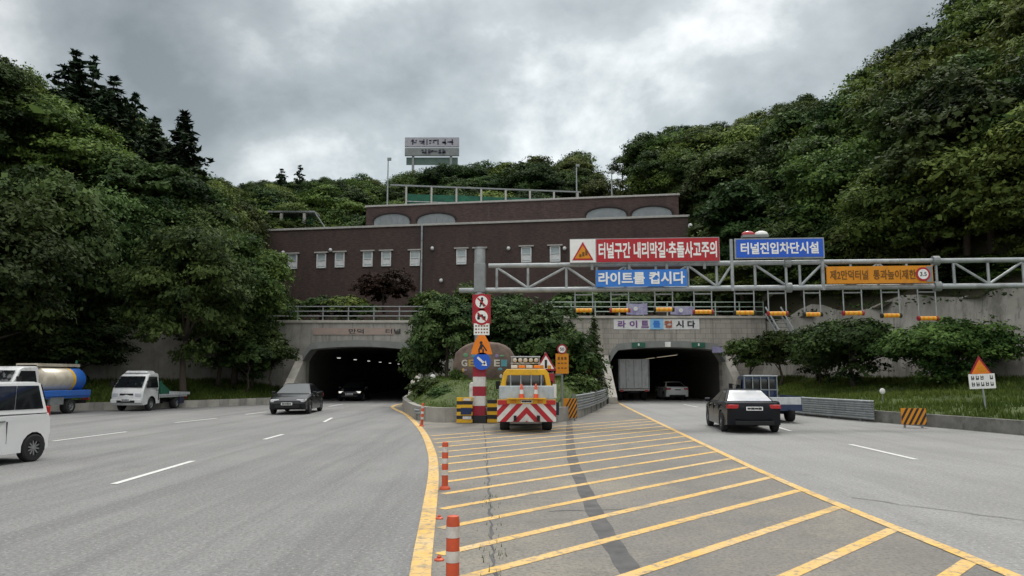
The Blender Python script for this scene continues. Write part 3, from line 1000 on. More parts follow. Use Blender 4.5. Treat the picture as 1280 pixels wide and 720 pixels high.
for (px, py) in ((355, 316), (414, 313), (541, 311), (636, 311), (706, 311), (552, 351)):
    x, z = on_wall(px, py)
    b = MB(); b.ellipsoid((x, -.22, z), (.2, .2, .22)); b.box((x, -.05, z), (.1, .2, .1)); b.build('wall_lamp', M_wframe, bld, smooth=40)
xp, zt = on_wall(528, 282); _, zb = on_wall(528, 374)
b = MB(); b.tube((xp, -.16, zb), (xp, -.16, zt), .11, 10); b.build('drainpipe', M_steel, bld, smooth=40)
b = MB(); b.ellipsoid((WL + .2, -.1, HB - 1.0), (.25, .25, .28)); b.build('corner_lamp', M_wframe, bld, smooth=40)

# green netting fence on the upper roof
fz = P(508, 257, 92).z
p0 = P(508, 232, 92); p1 = y_for(722, 240, p0.z)
rf = thing('roof_fence', 'white posted fence with green netting on the upper roof', 'fence', p0, math.atan2(p1.y - p0.y, p1.x - p0.x))
fl = (Vector((p1.x, p1.y, 0)) - Vector((p0.x, p0.y, 0))).length
hh = p0.z - (base_z + HU)
for k in range(8):
    x = fl * k / 7
    b = MB(); b.box((x, 0, -hh / 2), (.22, .2, hh)); b.build('post', M_coping, rf)
b = MB(); b.box((fl / 2 - .8, 0, 0.0), (fl + 2.4, .25, .17)); b.build('top_rail', M_steel_d, rf)
b = MB(); b.tube((0, 0, -hh * .5), (fl, 0, -hh * .5), .07, 6); b.build('mid_rail', M_steel, rf)
b = MB()
for k in range(14):
    b.quad((fl * k / 14, .15 + .1 * math.sin(k), -hh), (fl * (k + 1) / 14, .15 + .1 * math.sin(k + 1), -hh), (fl * (k + 1) / 14, .15 + .1 * math.sin(k + 1), -hh * .25), (fl * k / 14, .15 + .1 * math.sin(k), -hh * .25))
b.build('netting', M_net, rf)
# small open shelter on the lower roof at the left
zr = base_z + HB + .2
s0 = P(337, 265, 88); s1 = P(392, 267, 88)
rs = thing('roof_shelter', 'open white framed shelter on the lower roof at its left end', 'shelter', (s0.x, 88, zr))
hw, hs = s1.x - s0.x, P(360, 265, 88).z - zr
b = MB(); b.box((hw / 2, 1.0, hs), (hw + .4, 2.6, .2)); b.build('roof_slab', M_steel_d, rs)
for fx in (.28, .8):
    b = MB(); b.box((hw * fx, -.1, hs / 2 - .1), (.32, .3, hs - .2)); b.build('post', M_coping, rs)
b = MB(); b.tube((hw + .1, 0, hs), (hw + 2.2, 0, .2), .08, 6); b.build('brace', M_steel_d, rs)
b = MB(); b.box((hw * .45, 1.9, hs / 2 - .1), (hw * .9, .1, hs - .3)); b.build('back_panel', M_net, rs)
# slender masts behind the building
for (px, pt, pb, Y, lab) in ((484, 198, 262, 96, 'thin grey mast at the left end of the upper roof'),
                             (721, 206, 250, 97, 'thin grey mast at the right end of the netting fence'),
                             (765, 214, 250, 97, 'short thin mast near the right end of the upper roof')):
    a, c = P(px, pb, Y), P(px, pt, Y)
    t = thing('mast', lab, 'mast', (a.x, Y, a.z - 1))
    b = MB(); b.tube((0, 0, 0), (0, 0, c.z - a.z + 1), .12, 8, r1=.07); b.build('pole', M_steel, t)
    b = MB(); b.box((.15, 0, c.z - a.z + .9), (.5, .3, .35)); b.build('head', M_steel_d, t)

# billboard on the ridge
p0, p1 = P(506, 195, 150), P(574, 172, 150)
bb = thing('billboard', 'grey two line billboard rising over the ridge trees', 'billboard', ((p0.x + p1.x) / 2, 150, p0.z))
w, h = p1.x - p0.x, p1.z - p0.z
b = MB(); b.box((0, 0, h * .74), (w, .5, h * .5)); b.build('upper_panel', M_bill, bb)
b = MB(); b.box((0, .1, h * .22), (w, .5, h * .42)); b.build('lower_panel', mat('billboard_dim', (0.22, 0.24, 0.24), .7, scale=1.0), bb)
random.seed(2)
for row, (zc_, hh_, xr_) in enumerate(((h * .74, h * .30, (-.37, .34)), (h * .23, h * .26, (-.2, .2)))):
    b = MB()
    x = xr_[0] * w
    while x < xr_[1] * w:
        g = h * .30
        for k in range(3):
            b.box((x + random.uniform(.05, .8) * g, -.27, zc_ + random.uniform(-.3, .3) * hh_), (g * random.uniform(.25, .7), .05, hh_ * .22))
        b.box((x + random.choice((.15, .85)) * g, -.27, zc_), (g * .2, .05, hh_))
        x += g * 1.25
    b.build('lettering', M_billd, bb)
for fx in (-.35, .35):
    b = MB(); b.box((w * fx, .4, -6), (.5, .5, 12.5)); b.build('leg', M_steel_d, bb)
b = MB(); b.box((0, .45, -h * .25), (w * .95, .2, h * .4)); b.build('lattice', mat('lattice_green', (0.10, 0.15, 0.13), .8, scale=1.0), bb)

# ------------------------------------------------------------------ gantry over the right carriageway
YG = 30.0
GA = P(600, 363, YG); GT = P(600, 332.5, YG)
zb_, zt_ = GA.z, GT.z
Y2 = None
q = y_for(1280, 357, zb_)
gr_rz = math.atan2(q.y - YG, q.x - GA.x)
gan = thing('gantry', 'grey tubular steel gantry with its red and white striped post on the island', 'gantry', (GA.x, YG, 0), gr_rz)
Gm = Matrix.Translation((GA.x, YG, 0)) @ Matrix.Rotation(gr_rz, 4, 'Z')
Gi = Gm.inverted()
def on_gantry(px, py, off=0.0):
    a = Gi @ Vector((0, 0, CAMZ)); dd = Gi.to_3x3() @ ray(px, py)
    t = (off - a.y) / dd.y
    q = a + dd * t
    return q.x, q.z
GL = 25.5
_, ptop = on_gantry(600, 311)
b = MB(); b.tube((0, 0, 0), (0, 0, ptop), .21, 16); b.tube((0, 0, ptop), (0, 0, ptop + .05), .24, 16); b.build('post', M_steel, gan, smooth=40)
b = MB(); b.tube((GL, 0, 0), (GL, 0, ptop), .21, 16); b.build('post', M_steel, gan, smooth=40)
b = MB(); b.box((0, 0, (zb_ + zt_) / 2), (.45, .45, 1.2)); b.build('collar', M_steel_d, gan, bevel=.03)
b = MB(); b.tube((-.85, 0, zb_), (GL, 0, zb_), .105, 12); b.build('lower_chord', M_steel, gan, smooth=40)
b = MB(); b.tube((.35, 0, zt_), (GL, 0, zt_), .095, 12); b.build('upper_chord', M_steel, gan, smooth=40)
nx = [on_gantry(p, 350)[0] for p in (621, 660, 708, 746, 782, 820, 860, 896, 916, 944, 983, 1000, 1029, 1064, 1098, 1134, 1171, 1193, 1236, 1280)]
d_ = nx[-1] - nx[-2]
while nx[-1] + d_ < GL - .3:
    nx.append(nx[-1] + d_)
up = False
for i, x in enumerate(nx):
    b = MB(); b.tube((x, 0, zb_ + .1), (x, 0, zt_ - .1), .055, 8); b.build('vertical', M_steel, gan, smooth=40)
    if i < len(nx) - 1 and i not in (8, 10, 16):
        za, zc2 = (zt_ - .1, zb_ + .1) if not up else (zb_ + .1, zt_ - .1)
        b = MB(); b.tube((x + .04, 0, za), (nx[i + 1] - .04, 0, zc2), .05, 8); b.build('diagonal', M_steel, gan, smooth=40)
        up = not up
for (px) in (985, 1171):
    x, _ = on_gantry(px, 350)
    for z in (zb_, zt_):
        b = MB(); b.tube((x - .12, 0, z), (x + .12, 0, z), .19, 14); b.build('flange', M_steel_d, gan)
# striped sleeve round the foot of the post
_, s_top = on_gantry(601, 459); _, s_bot = on_gantry(601, 521)
b = MB()
hseg = (s_top - .3) / 5
b.box((0, 0, .15), (.62, .62, .30), 2)
for k in range(5):
    b.box((0, 0, .3 + hseg * (k + .5)), (.48, .48, hseg), 0 if k % 2 == 0 else 1)
b.build('striped_sleeve', [M_pred, M_pwhite, M_dark], gan)

def gsign(label, pxa, pxb, pya, pyb, off=-.22, depth=.14, cat='sign', name='overhead_sign', group=None):
    x0, z1 = on_gantry(pxa, pya, off); x1, z0 = on_gantry(pxb, pyb, off)
    _, z1b = on_gantry(pxb, pya, off); _, z0b = on_gantry(pxa, pyb, off)
    z1 = (z1 + z1b) / 2; z0 = (z0 + z0b) / 2
    t = thing(name, label, cat, Gm @ Vector(((x0 + x1) / 2, off, (z0 + z1) / 2)), gr_rz, group)
    return t, x1 - x0, z1 - z0
# red warning board
t, w, h = gsign('long red board with white lettering and an orange triangle, above the gantry', 712, 900, 297.5, 328)
b = MB(); b.box((0, .06, 0), (w, .12, h)); b.build('frame', M_steel, t)
tw = h * 1.06
b = MB(); b.box((tw / 2, -.012, 0), (w - tw - .05, .03, h - .06)); b.build('red_panel', M_red, t)
b = MB(); b.box((-w / 2 + tw / 2, -.012, 0), (tw - .03, .03, h - .05)); wp = b.build('white_panel', M_white, t)
def triangle(parent, x, z, s, y, outer, inner, name='warning_triangle'):
    hgt = s * .88
    b = MB(); b.prism([(x - s / 2, z - hgt / 2), (x + s / 2, z - hgt / 2), (x, z + hgt / 2)], y - .012, y, 0)
    k = .76
    b.prism([(x - s / 2 * k, z - hgt / 2 + .085 * s), (x + s / 2 * k, z - hgt / 2 + .085 * s), (x, z + hgt / 2 - .17 * s)], y - .02, y - .0125, 1)
    return b.build(name, [outer, inner], parent)
triangle(t, -w / 2 + tw / 2, -.01, h * .86, -.03, M_red, M_amber)
b = MB()
cxx = -w / 2 + tw / 2
for k in range(3):
    b.box((cxx - .1 + .12 * k, -.056, -.2 + .06 * k), (.09, .008, .12 + .05 * k))
b.build('car_symbol', M_brownl, t)
text_obj('터널구간 내리막길·추돌사고주의', 'lettering', M_white, t, tw / 2, 0, w - tw - .22, h * .66, -.03, bold=.028)
for fx in (-.35, -.1, .15, .4):
    b = MB(); b.box((w * fx, .1, -h / 2 - .12), (.1, .1, .3)); b.build('bracket', M_steel_d, t)
# blue board in the truss
t, w, h = gsign('pale blue board with white lettering hung inside the gantry truss', 745, 859, 337, 358)
b = MB(); b.box((0, .05, 0), (w, .1, h)); b.build('panel', M_blue2, t)
text_obj('라이트를 켭시다', 'lettering', M_white, t, 0, 0, w * .95, h * .74, -.01, bold=.03)
# deep blue board on its own posts
t, w, h = gsign('deep blue framed board with white lettering standing on the gantry', 918, 1031, 297.5, 323)
b = MB(); b.box((0, .06, 0), (w, .12, h)); b.build('frame', M_steel, t)
b = MB(); b.box((0, -.012, 0), (w - .1, .03, h - .1)); b.build('blue_panel', M_blue, t)
text_obj('터널진입차단시설', 'lettering', M_white, t, 0, 0, w * .87, h * .58, -.03, bold=.03)
for fx in (-.53, .485):
    b = MB(); b.box((w * fx, .17, -.62), (.11, .11, h + 1.25)); b.build('post', M_steel, t)
bl, wb_, hb_ = gsign('red and white beacon light bar on top of the deep blue board', 927, 960, 289, 297, off=-.12, name='beacon_bar', cat='light bar')
b = MB(); b.box((0, 0, -.08), (wb_, .3, .1)); b.build('tray', M_steel_d, bl)
b = MB(); b.ellipsoid((-wb_ * .25, 0, 0), (wb_ * .26, .15, .14)); b.build('red_lens', M_tail, bl, smooth=60)
b = MB(); b.ellipsoid((wb_ * .25, 0, 0), (wb_ * .26, .15, .14)); b.build('clear_lens', M_white, bl, smooth=60)
# amber height limit board
t, w, h = gsign('amber board with dark lettering and a round limit sign, on the gantry', 1033, 1167, 332.5, 354)
b = MB(); b.box((0, .05, 0), (w, .1, h)); b.build('panel', M_amber, t)
b = MB(); b.box((w / 2 - .14, -.01, 0), (.22, .02, h * .9)); b.build('end_strip', M_steel_d, t)
text_obj('제2만덕터널', 'lettering', M_brownl, t, -w * .29, 0, w * .36, h * .56, -.01, bold=.012)
text_obj('통과높이제한', 'lettering', M_brownl, t, w * .14, 0, w * .40, h * .56, -.01, bold=.012)
b = MB(); b.lathe([(.001, -.02), (h * .40, -.02), (h * .40, .0)], 24, 'Y', 0, (w * .405, -.012, 0)); b.lathe([(.001, -.03), (h * .29, -.03)], 24, 'Y', 1, (w * .405, -.012, 0))
rd = b.build('limit_disc', [M_red, M_white], t)
text_obj('3.5', 'lettering', M_dark, t, w * .405, 0, h * .36, h * .24, -.046)

# hanging height bars
bars = [(718, 742, 388), (763, 787, 388), (818, 842, 387), (867, 891, 390), (918, 944, 391), (960, 984, 392), (1005, 1027, 393), (1054, 1079, 391.5), (1102, 1126, 394.5), (1148, 1172, 398)]
ordw = ('left end', 'second', 'third', 'fourth', 'fifth', 'sixth', 'seventh', 'eighth', 'ninth', 'right end')
for i, (xa, xb, py) in enumerate(bars):
    x0, z0 = on_gantry(xa, py); x1, _ = on_gantry(xb, py)
    lab = {0: 'yellow hanging height bar at the left end of the row under the gantry', 9: 'yellow hanging height bar at the right end of the row under the gantry'}.get(i, 'yellow hanging height bar, %s from the left in the row under the gantry' % ordw[i])
    t = thing('height_bar', lab, 'height bar', Gm @ Vector(((x0 + x1) / 2, 0, z0)), gr_rz, 'yellow height bars hanging from the gantry')
    w = x1 - x0
    b = MB()
    b.tube((-w / 2 + .06, 0, 0), (w / 2 - .06, 0, 0), .080, 12)
    for k in range(1, 4):
        x = -w / 2 + w * k / 4
        b.tube((x - .035, 0, 0), (x + .035, 0, 0), .083, 12, m=1)
    b.build('bar', [M_pyel, M_orange], t, smooth=40)
    for s in (-1, 1):
        b = MB(); b.tube((s * (w / 2 - .03), 0, -.05), (s * (w / 2 - .03), 0, zb_ - z0 - .05), .026, 6); b.build('hanger', M_steel, t)
        b = MB(); b.tube((s * (w / 2 - .05), 0, 0), (s * (w / 2 + .03), 0, 0), .095, 12); b.build('end_cap', M_pred if i % 2 else M_dark, t)
    b = MB(); b.tube((-w / 2, 0, zb_ - z0 - .22), (w / 2, 0, zb_ - z0 - .22), .03, 6); b.build('crossbar', M_steel_d, t)

# road signs strapped to the gantry post
def psign(name, label, px, py, parts):
    q = P(px, py, YG - .36)
    t = thing(name, label, 'sign', q)
    parts(t)
    b = MB(); b.box((0, .09, 0), (.1, .16, .1)); b.build('bracket', M_steel_d, t)
    return t
def disc_no(t, sym):
    r = .335
    b = MB(); b.box((0, .01, 0), (.74, .02, .60)); b.build('backing', M_pred, t, bevel=.03)
    b = MB(); b.lathe([(.001, -.012), (r, -.012), (r, 0)], 28, 'Y', 0); b.lathe([(.001, -.02), (r * .74, -.02)], 28, 'Y', 1)
    b.build('disc', [M_red, M_white], t)
    b = MB()
    if sym == 0:
        b.ellipsoid((.02, -.025, .14), (.05, .004, .05)); b.box((0.0, -.025, .0), (.10, .008, .2), M=Matrix.Rotation(.3, 3, 'Y')); b.box((-.04, -.025, -.12), (.05, .008, .16), M=Matrix.Rotation(.4, 3, 'Y')); b.box((.07, -.025, -.12), (.05, .008, .16), M=Matrix.Rotation(-.5, 3, 'Y'))
    else:
        b.box((-.05, -.025, .04), (.22, .008, .1)); b.box((.1, -.025, -.04), (.12, .008, .12)); b.tube((-.12, -.025, -.06), (-.12, -.021, -.06), .06, 12); b.tube((.08, -.025, -.08), (.08, -.021, -.08), .05, 12)
    b.build('symbol', M_dark, t)
    b = MB(); b.box((0, -.031, 0), (r * 1.4, .006, .055), M=Matrix.Rotation(PI / 4, 3, 'Y')); b.build('slash', M_red, t)
psign('prohibition_sign', 'round red and white ban sign with walking figure, topmost on the gantry post', 602, 377.5, lambda t: disc_no(t, 0))
psign('prohibition_sign', 'round red and white ban sign with vehicle symbol, second on the gantry post', 602, 396, lambda t: disc_no(t, 1))
def plate_w(t):
    b = MB(); b.box((0, 0, 0), (.62, .02, .46)); b.build('panel', M_white, t)
    b = MB()
    random.seed(5)
    for r_, z in enumerate((.13, 0, -.13)):
        for k in range(5):
            b.box((-.22 + .11 * k, -.013, z), (random.uniform(.04, .08), .006, .055))
    b.build('lettering', M_brownl, t)
psign('supplementary_plate', 'small white text plate under the two round ban signs', 602, 411.5, plate_w)
def tri_w(t):
    b = MB(); b.prism([(-.43, -.36), (.43, -.36), (.30, 0.1), (.13, .40), (-.13, .40), (-.30, .1)], -.012, .012); b.build('panel', M_orange, t)
    b = MB(); b.ellipsoid((-.02, -.016, .10), (.06, .005, .06)); b.box((-.02, -.016, -.06), (.12, .008, .22), M=Matrix.Rotation(.35, 3, 'Y')); b.box((.13, -.016, -.12), (.05, .008, .26), M=Matrix.Rotation(-.6, 3, 'Y')); b.box((-.1, -.016, -.22), (.06, .008, .16)); b.box((.06, -.016, -.22), (.06, .008, .16))
    b.build('symbol', M_dark, t)
psign('roadworks_sign', 'orange roadworks sign with dark figure on the gantry post', 602, 431.5, tri_w)
def keep(t):
    b = MB(); b.lathe([(.001, -.012), (.345, -.012), (.345, .01)], 28, 'Y'); b.build('disc', M_blue, t)
    b = MB()
    Mx = Matrix.Rotation(R(42), 3, 'Y')
    b.box((-.03, -.018, .02), (.40, .008, .085), M=Mx)
    a = Mx @ Vector((.17, 0, 0)); tip = Mx @ Vector((.31, 0, 0)); c1 = Mx @ Vector((.13, 0, .13)); c2 = Mx @ Vector((.13, 0, -.13))
    b.prism([(tip.x - .03, tip.z + .02), (c1.x - .03, c1.z + .02), (c2.x - .03, c2.z + .02)], -.022, -.014)
    b.build('arrow', M_white, t)
psign('keep_right_sign', 'round blue sign with white diagonal arrow above the striped sleeve', 602.5, 451.5, keep)

# ------------------------------------------------------------------ traffic island
ISL = [Vector(p) for p in ((-7.3, 54.4, 0), (-6.4, 45, 0), (-5.0, 37, 0), (-3.9, 32.2, 0), (-3.0, 30.7, 0), (-1.9, 30.4, 0), (1.4, 30.6, 0), (2.5, 32.2, 0), (3.6, 37, 0), (5.2, 45, 0), (6.9, 54.4, 0))]
def isl_h(x, y):
    t = max(0, min(1, (y - 30.6) / 6.5))
    # fall off to the edges
    xl, xr = lerp_isl(y)
    e = max(0, min(1, min(x - xl, xr - x) / 1.6))
    return .5 + (1.15 * t * t * (3 - 2 * t) + .012 * max(0, y - 37)) * e
def lerp_isl(y):
    L_ = sorted([p for p in ISL if p.x < 0], key=lambda p: p.y); Rr = sorted([p for p in ISL if p.x > 0], key=lambda p: p.y)
    def f(A):
        if y <= A[0].y: return A[0].x
        for i in range(len(A) - 1):
            if A[i].y <= y <= A[i + 1].y:
                return A[i].x + (A[i + 1].x - A[i].x) * (y - A[i].y) / (A[i + 1].y - A[i].y)
        return A[-1].x
    return f(L_), f(Rr)
b = MB()
ny, nxx = 40, 20
for j in range(ny + 1):
    y = 30.65 + (54.4 - 30.65) * j / ny
    xl, xr = lerp_isl(y)
    for i in range(nxx + 1):
        x = xl + (xr - xl) * i / nxx
        b.v.append((x, y, isl_h(x, y)))
for j in range(ny):
    for i in range(nxx):
        a = j * (nxx + 1) + i
        b.f.append((a, a + 1, a + nxx + 2, a + nxx + 1)); b.m.append(0)
structure(b.build('island_ground', M_turf, smooth=60))
b = MB()
strip_wall(b, smoothline(ISL, 4), .28, 0, .58)
structure(b.build('island_kerb', M_conc))

# guard rails: stacked corrugated beams on posts
def guardrail(label, line, h0, nr, dh=.24):
    pts = [Vector(p) for p in line]
    root = thing('guard_rail', label, 'guard rail', (pts[0].x, pts[0].y, 0))
    o_ = pts[0].copy()
    A = resample(pts, 14)
    for k in range(nr):
        z = h0 + dh * k
        b = MB()
        for i in range(len(A) - 1):
            a, c = A[i] - o_, A[i + 1] - o_
            d = (c - a).normalized(); n = Vector((d.y, -d.x, 0))
            prof = ((0, -.105), (.05, -.075), (.05, -.035), (.005, 0), (.05, .035), (.05, .075), (0, .105))
            for q in range(len(prof) - 1):
                b.quad(a + n * prof[q][0] + Vector((0, 0, z + prof[q][1])), c + n * prof[q][0] + Vector((0, 0, z + prof[q][1])),
                       c + n * prof[q + 1][0] + Vector((0, 0, z + prof[q + 1][1])), a + n * prof[q + 1][0] + Vector((0, 0, z + prof[q + 1][1])))
        b.build('beam', M_steel, root, recalc=False)
    for i in range(0, len(A), 2):
        a = A[i] - o_
        d = (A[min(i + 1, len(A) - 1)] - A[max(i - 1, 0)]).normalized(); n = Vector((d.y, -d.x, 0))
        b = MB(); q = a - n * .09
        b.tube((q.x, q.y, 0), (q.x, q.y, h0 + dh * (nr - .4)), .06, 8); b.build('post', M_steel_d, root)
    return root
def offline(pts, k):
    o = []
    for i, p in enumerate(pts):
        d = (pts[min(i + 1, len(pts) - 1)] - pts[max(i - 1, 0)]).normalized()
        o.append(p + Vector((d.y, -d.x, 0)) * k)
    return o
guardrail('stacked grey guard rail along the right edge of the planted island', [Vector(p) for p in ((2.75, 32.6, 0), (3.75, 36.5, 0), (5.3, 44, 0), (6.6, 51.5, 0))], .45, 3)
guardrail('short grey guard rail along the front left edge of the planted island', [Vector(p) for p in ((-4.15, 32.2, 0), (-3.2, 30.75, 0), (-1.9, 30.15, 0))], .35, 1)
guardrail('grey guard rail in front of the grass bank at the right roadside', [Vector(p) for p in ((14.55, 30.2, 0), (13.75, 34.5, 0), (13.45, 37.5, 0), (13.85, 44, 0))][::-1], .20, 4, .19)

# monument stone with coloured carving
mon = thing('monument_stone', 'wide rounded brown stone with coloured lettering on the planted island', 'monument', (P(606, 470, 38).x, 38, 1.25))
b = MB()
random.seed(12)
prof = []
n = 26
for k in range(n):
    t = 2 * PI * k / n
    rx, rz_ = 1.62, 1.18
    x = rx * (abs(math.cos(t)) ** .8) * (1 if math.cos(t) > 0 else -1)
    z = rz_ * (abs(math.sin(t)) ** .85) * (1 if math.sin(t) > 0 else -1)
    prof.append((x * (1 + random.uniform(-.03, .03)), max(-1.0, z) * (1 + random.uniform(-.02, .02)) + 1.15))
o_ = len(b.v)
for (yy, k) in ((-.32, .88), (-.22, .97), (0, 1.0), (.25, .95), (.4, .8)):
    for (x, z) in prof:
        b.v.append((x * k, yy, (z - 1.1) * k + 1.1))
for j in range(4):
    for i in range(n):
        b.f.append((j * n + i, j * n + (i + 1) % n, (j + 1) * n + (i + 1) % n, (j + 1) * n + i)); b.m.append(0)
b.f += [tuple(range(n)), tuple(range(5 * n - 1, 4 * n - 1, -1))]; b.m += [0, 0]
b.build('stone', M_stone, mon, smooth=50)
ink = [mat('ink_teal', (0.10, 0.30, 0.34), .7), mat('ink_ochre', (0.50, 0.34, 0.10), .7), mat('ink_cream', (0.58, 0.55, 0.48), .7), mat('ink_violet', (0.26, 0.20, 0.36), .7), mat('ink_green', (0.14, 0.30, 0.16), .7)]
for (x, z, w_, h_, k, ch) in ((-1.02, 1.25, .30, .34, 2, 'G'), (-.66, 1.25, .30, .34, 1, 'E'), (.62, 1.25, .30, .34, 2, 'E'), (.98, 1.25, .30, .34, 0, 'I')):
    text_obj(ch, 'lettering', ink[k], mon, x, z, w_, h_, -.325, bold=.03, depth=.02)
b = MB()
random.seed(3)
for k in range(16):
    x, z = random.uniform(-1.1, 1.1), random.choice((random.uniform(.55, .95), random.uniform(1.5, 1.75)))
    if abs(x) < .3: continue
    b.ellipsoid((x, -.325, z), (random.uniform(.06, .14), .015, random.uniform(.05, .12)), m=k % 5)
b.build('painted_motif', ink, mon)

# hazard stack at the nose of the island
hz = thing('hazard_barrier', 'yellow and black banded hazard barrier at the foot of the striped post', 'barrier', (P(585, 520, 29.9).x, 29.75, 0))
b = MB()
for k in range(7):
    b.box((-.12, 0, .1 + .14 * k), (.62, .28, .14), k % 2)
b.build('banded_block', [M_pyel, M_pblack], hz)
b = MB(); b.box((-.02, -.155, .22), (.34, .03, .11)); b.box((-.02, -.155, .93), (.3, .03, .09)); b.build('white_plate', M_pwhite, hz)
b = MB(); b.box((-.06, -.155, .48), (.42, .03, .26)); b.build('blue_plate', mat('plate_navy', (0.012, 0.03, 0.10), .5), hz)
b = MB()
for k in range(6):
    b.box((.98, .02, .1 + .15 * k), (.42, .24, .13), k % 2)
b.build('banded_arm', [M_pyel, M_pblack], hz)

def striped_board(label, loc, w, h, c1, c2, rz=0):
    t = thing('hazard_board', label, 'hazard board', loc, rz)
    b = MB(); b.box((0, .03, h / 2 + .12), (w, .05, h)); b.build('panel', c1, t)
    b = MB()
    n = 5
    for k in range(-1, n):
        x = -w / 2 + w * (k + .2) / n * 1.1
        sh = h * .55
        poly = [(x, .12), (x + w / n * .5, .12), (x + w / n * .5 + sh, .12 + h), (x + sh, .12 + h)]
        # clip to the panel
        cl = []
        def clip(poly, ax, lim, sgn):
            o = []
            for i in range(len(poly)):
                a, c = poly[i], poly[(i + 1) % len(poly)]
                ia, ic = sgn * (a[0] - lim) <= 0, sgn * (c[0] - lim) <= 0
                if ia: o.append(a)
                if ia != ic:
                    f = (lim - a[0]) / (c[0] - a[0]); o.append((lim, a[1] + f * (c[1] - a[1])))
            return o
        poly = clip(poly, 0, w / 2, 1)
        if len(poly) >= 3: poly = clip(poly, 0, -w / 2, -1)
        if len(poly) >= 3: b.prism(poly, -.002, .003)
    b.build('stripe', c2, t)
    for s in (-.35, .35):
        b = MB(); b.box((w * s, .08, .2), (.06, .06, .42)); b.build('leg', M_steel_d, t)
    return t
g = G(712, 526); striped_board('small orange and black striped board by the guard rail of the island', (g.x, g.y, 0), .62, .80, M_amber, M_pblack)
g = G(1152, 535); striped_board('orange and black striped board against the right kerb', (g.x - .25, g.y, 0), .85, .58, M_amber, M_pblack, -.1)

# signs on the island right of the yellow truck
def roadsign_stack():
    q = P(682, 500, 30.2)
    t = thing('work_sign', 'triangular roadworks sign over stacked plates just right of the yellow truck', 'sign', (q.x, 30.25, .3))
    zz = lambda py: P(682, py, 30.2).z - .3
    b = MB(); b.tube((0, .06, 0), (0, .06, zz(440)), .04, 8); b.build('post', M_steel_d, t)
    triangle(t, .02, (zz(440) + zz(463)) / 2, .86, 0, M_pred, M_white)
    b = MB(); b.box((.02, -.024, zz(455)), (.1, .008, .34)); b.box((.16, -.024, zz(459)), (.14, .008, .14), 1); b.box((-.14, -.024, zz(459)), (.14, .008, .16), 1); b.build('symbol', [M_dark, M_amber], t)
    b = MB(); b.box((.04, .0, zz(473)), (.66, .05, .40)); b.build('lamp_panel', M_pred, t)
    b = MB(); b.lathe([(.001, -.04), (.15, -.03)], 16, 'Y', 0, (.02, 0, zz(473))); b.build('amber_lamp', M_amber, t)
    b = MB(); b.box((.22, 0, zz(489)), (.44, .04, .56)); b.build('white_plate', M_white, t)
    b = MB()
    for k in range(5): b.box((.12 + .07 * (k % 3), -.024, zz(484) - .09 * k), (.14, .006, .035), k % 2)
    b.build('lettering', [M_greenp, M_purl], t)
    b = MB(); b.box((.18, .02, .25), (.7, .35, .5)); b.build('base_box', mat('box_navy', (0.012, 0.02, 0.05), .6), t)
    q = P(703, 500, 31.2)
    t = thing('speed_sign', 'amber panel sign with a round speed disc above it, right of the roadworks sign', 'sign', (q.x, 31.2, .3))
    zz = lambda py: P(703, py, 31.2).z - .3
    b = MB(); b.tube((0, .06, 0), (0, .06, zz(436)), .045, 8); b.build('post', M_steel_d, t)
    b = MB(); b.box((0, 0, (zz(442) + zz(467)) / 2), (.54, .04, zz(442) - zz(467))); b.build('panel', M_amber, t)
    b = MB()
    for k in range(3):
        for j in range(3): b.box((-.14 + .14 * j, -.024, zz(445) - .1 - .2 * k), (.09, .006, .12 if k == 0 else .05))
    b.build('lettering', M_brownl, t)
    b = MB(); b.lathe([(.001, -.02), (.21, -.02), (.21, .01)], 22, 'Y', 0, (0, 0, zz(436.5))); b.lathe([(.001, -.028), (.15, -.028)], 22, 'Y', 1, (0, 0, zz(436.5))); b.build('disc', [M_pred, M_white], t)
    text_obj('50', 'lettering', M_dark, t, 0, zz(436.5), .18, .13, -.03)
roadsign_stack()
# small delineators and white marker posts around
def delineator(label, loc, h, r, mm, grp=None):
    t = thing('marker_post', label, 'marker', loc, 0, grp)
    b = MB(); b.tube((0, 0, 0), (0, 0, h), .022, 6); b.build('post', M_steel_d, t)
    b = MB(); b.ellipsoid((0, 0, h), (r, .04, r)); b.build('reflector', mm, t, smooth=50)
q = P(541, 471, 40); delineator('white round reflector marker among the island shrubs left of the stone', (q.x, 40, q.z - .7), .7, .14, M_white)
q = P(744, 476, 46); delineator('white round reflector marker near the right end of the island', (q.x, 46, q.z - .6), .6, .14, M_white)
q = P(1103, 489, 33); delineator('white round reflector marker on the right grass bank', (q.x, 33, q.z - .5), .5, .13, M_white)
for i, (px, lab) in enumerate(((732, 'thin red and white banded marker post on the island, left of the pair'), (738.5, 'thin red and white banded marker post on the island, right of the pair'))):
    q = P(px, 480, 44)
    t = thing('banded_post', lab, 'marker', (q.x, 44, q.z - .35))
    b = MB()
    for k in range(5): b.tube((0, 0, .24 * k), (0, 0, .24 * k + .24), .075, 10, m=k % 2)
    b.build('shaft', [M_pred, M_pwhite], t)
q = P(590, 480, 31.2)
t = thing('white_bollard', 'plain white bollard on the island just left of the striped post', 'bollard', (q.x, 31.2, .45))
b = MB(); b.lathe([(.11, 0), (.11, 1.05), (.08, 1.12), (.001, 1.14)], 14); b.build('shaft', M_pwhite, t, smooth=40)
b = MB(); b.lathe([(.118, .8), (.118, .92)], 14); b.build('band', M_refl, t, smooth=40)

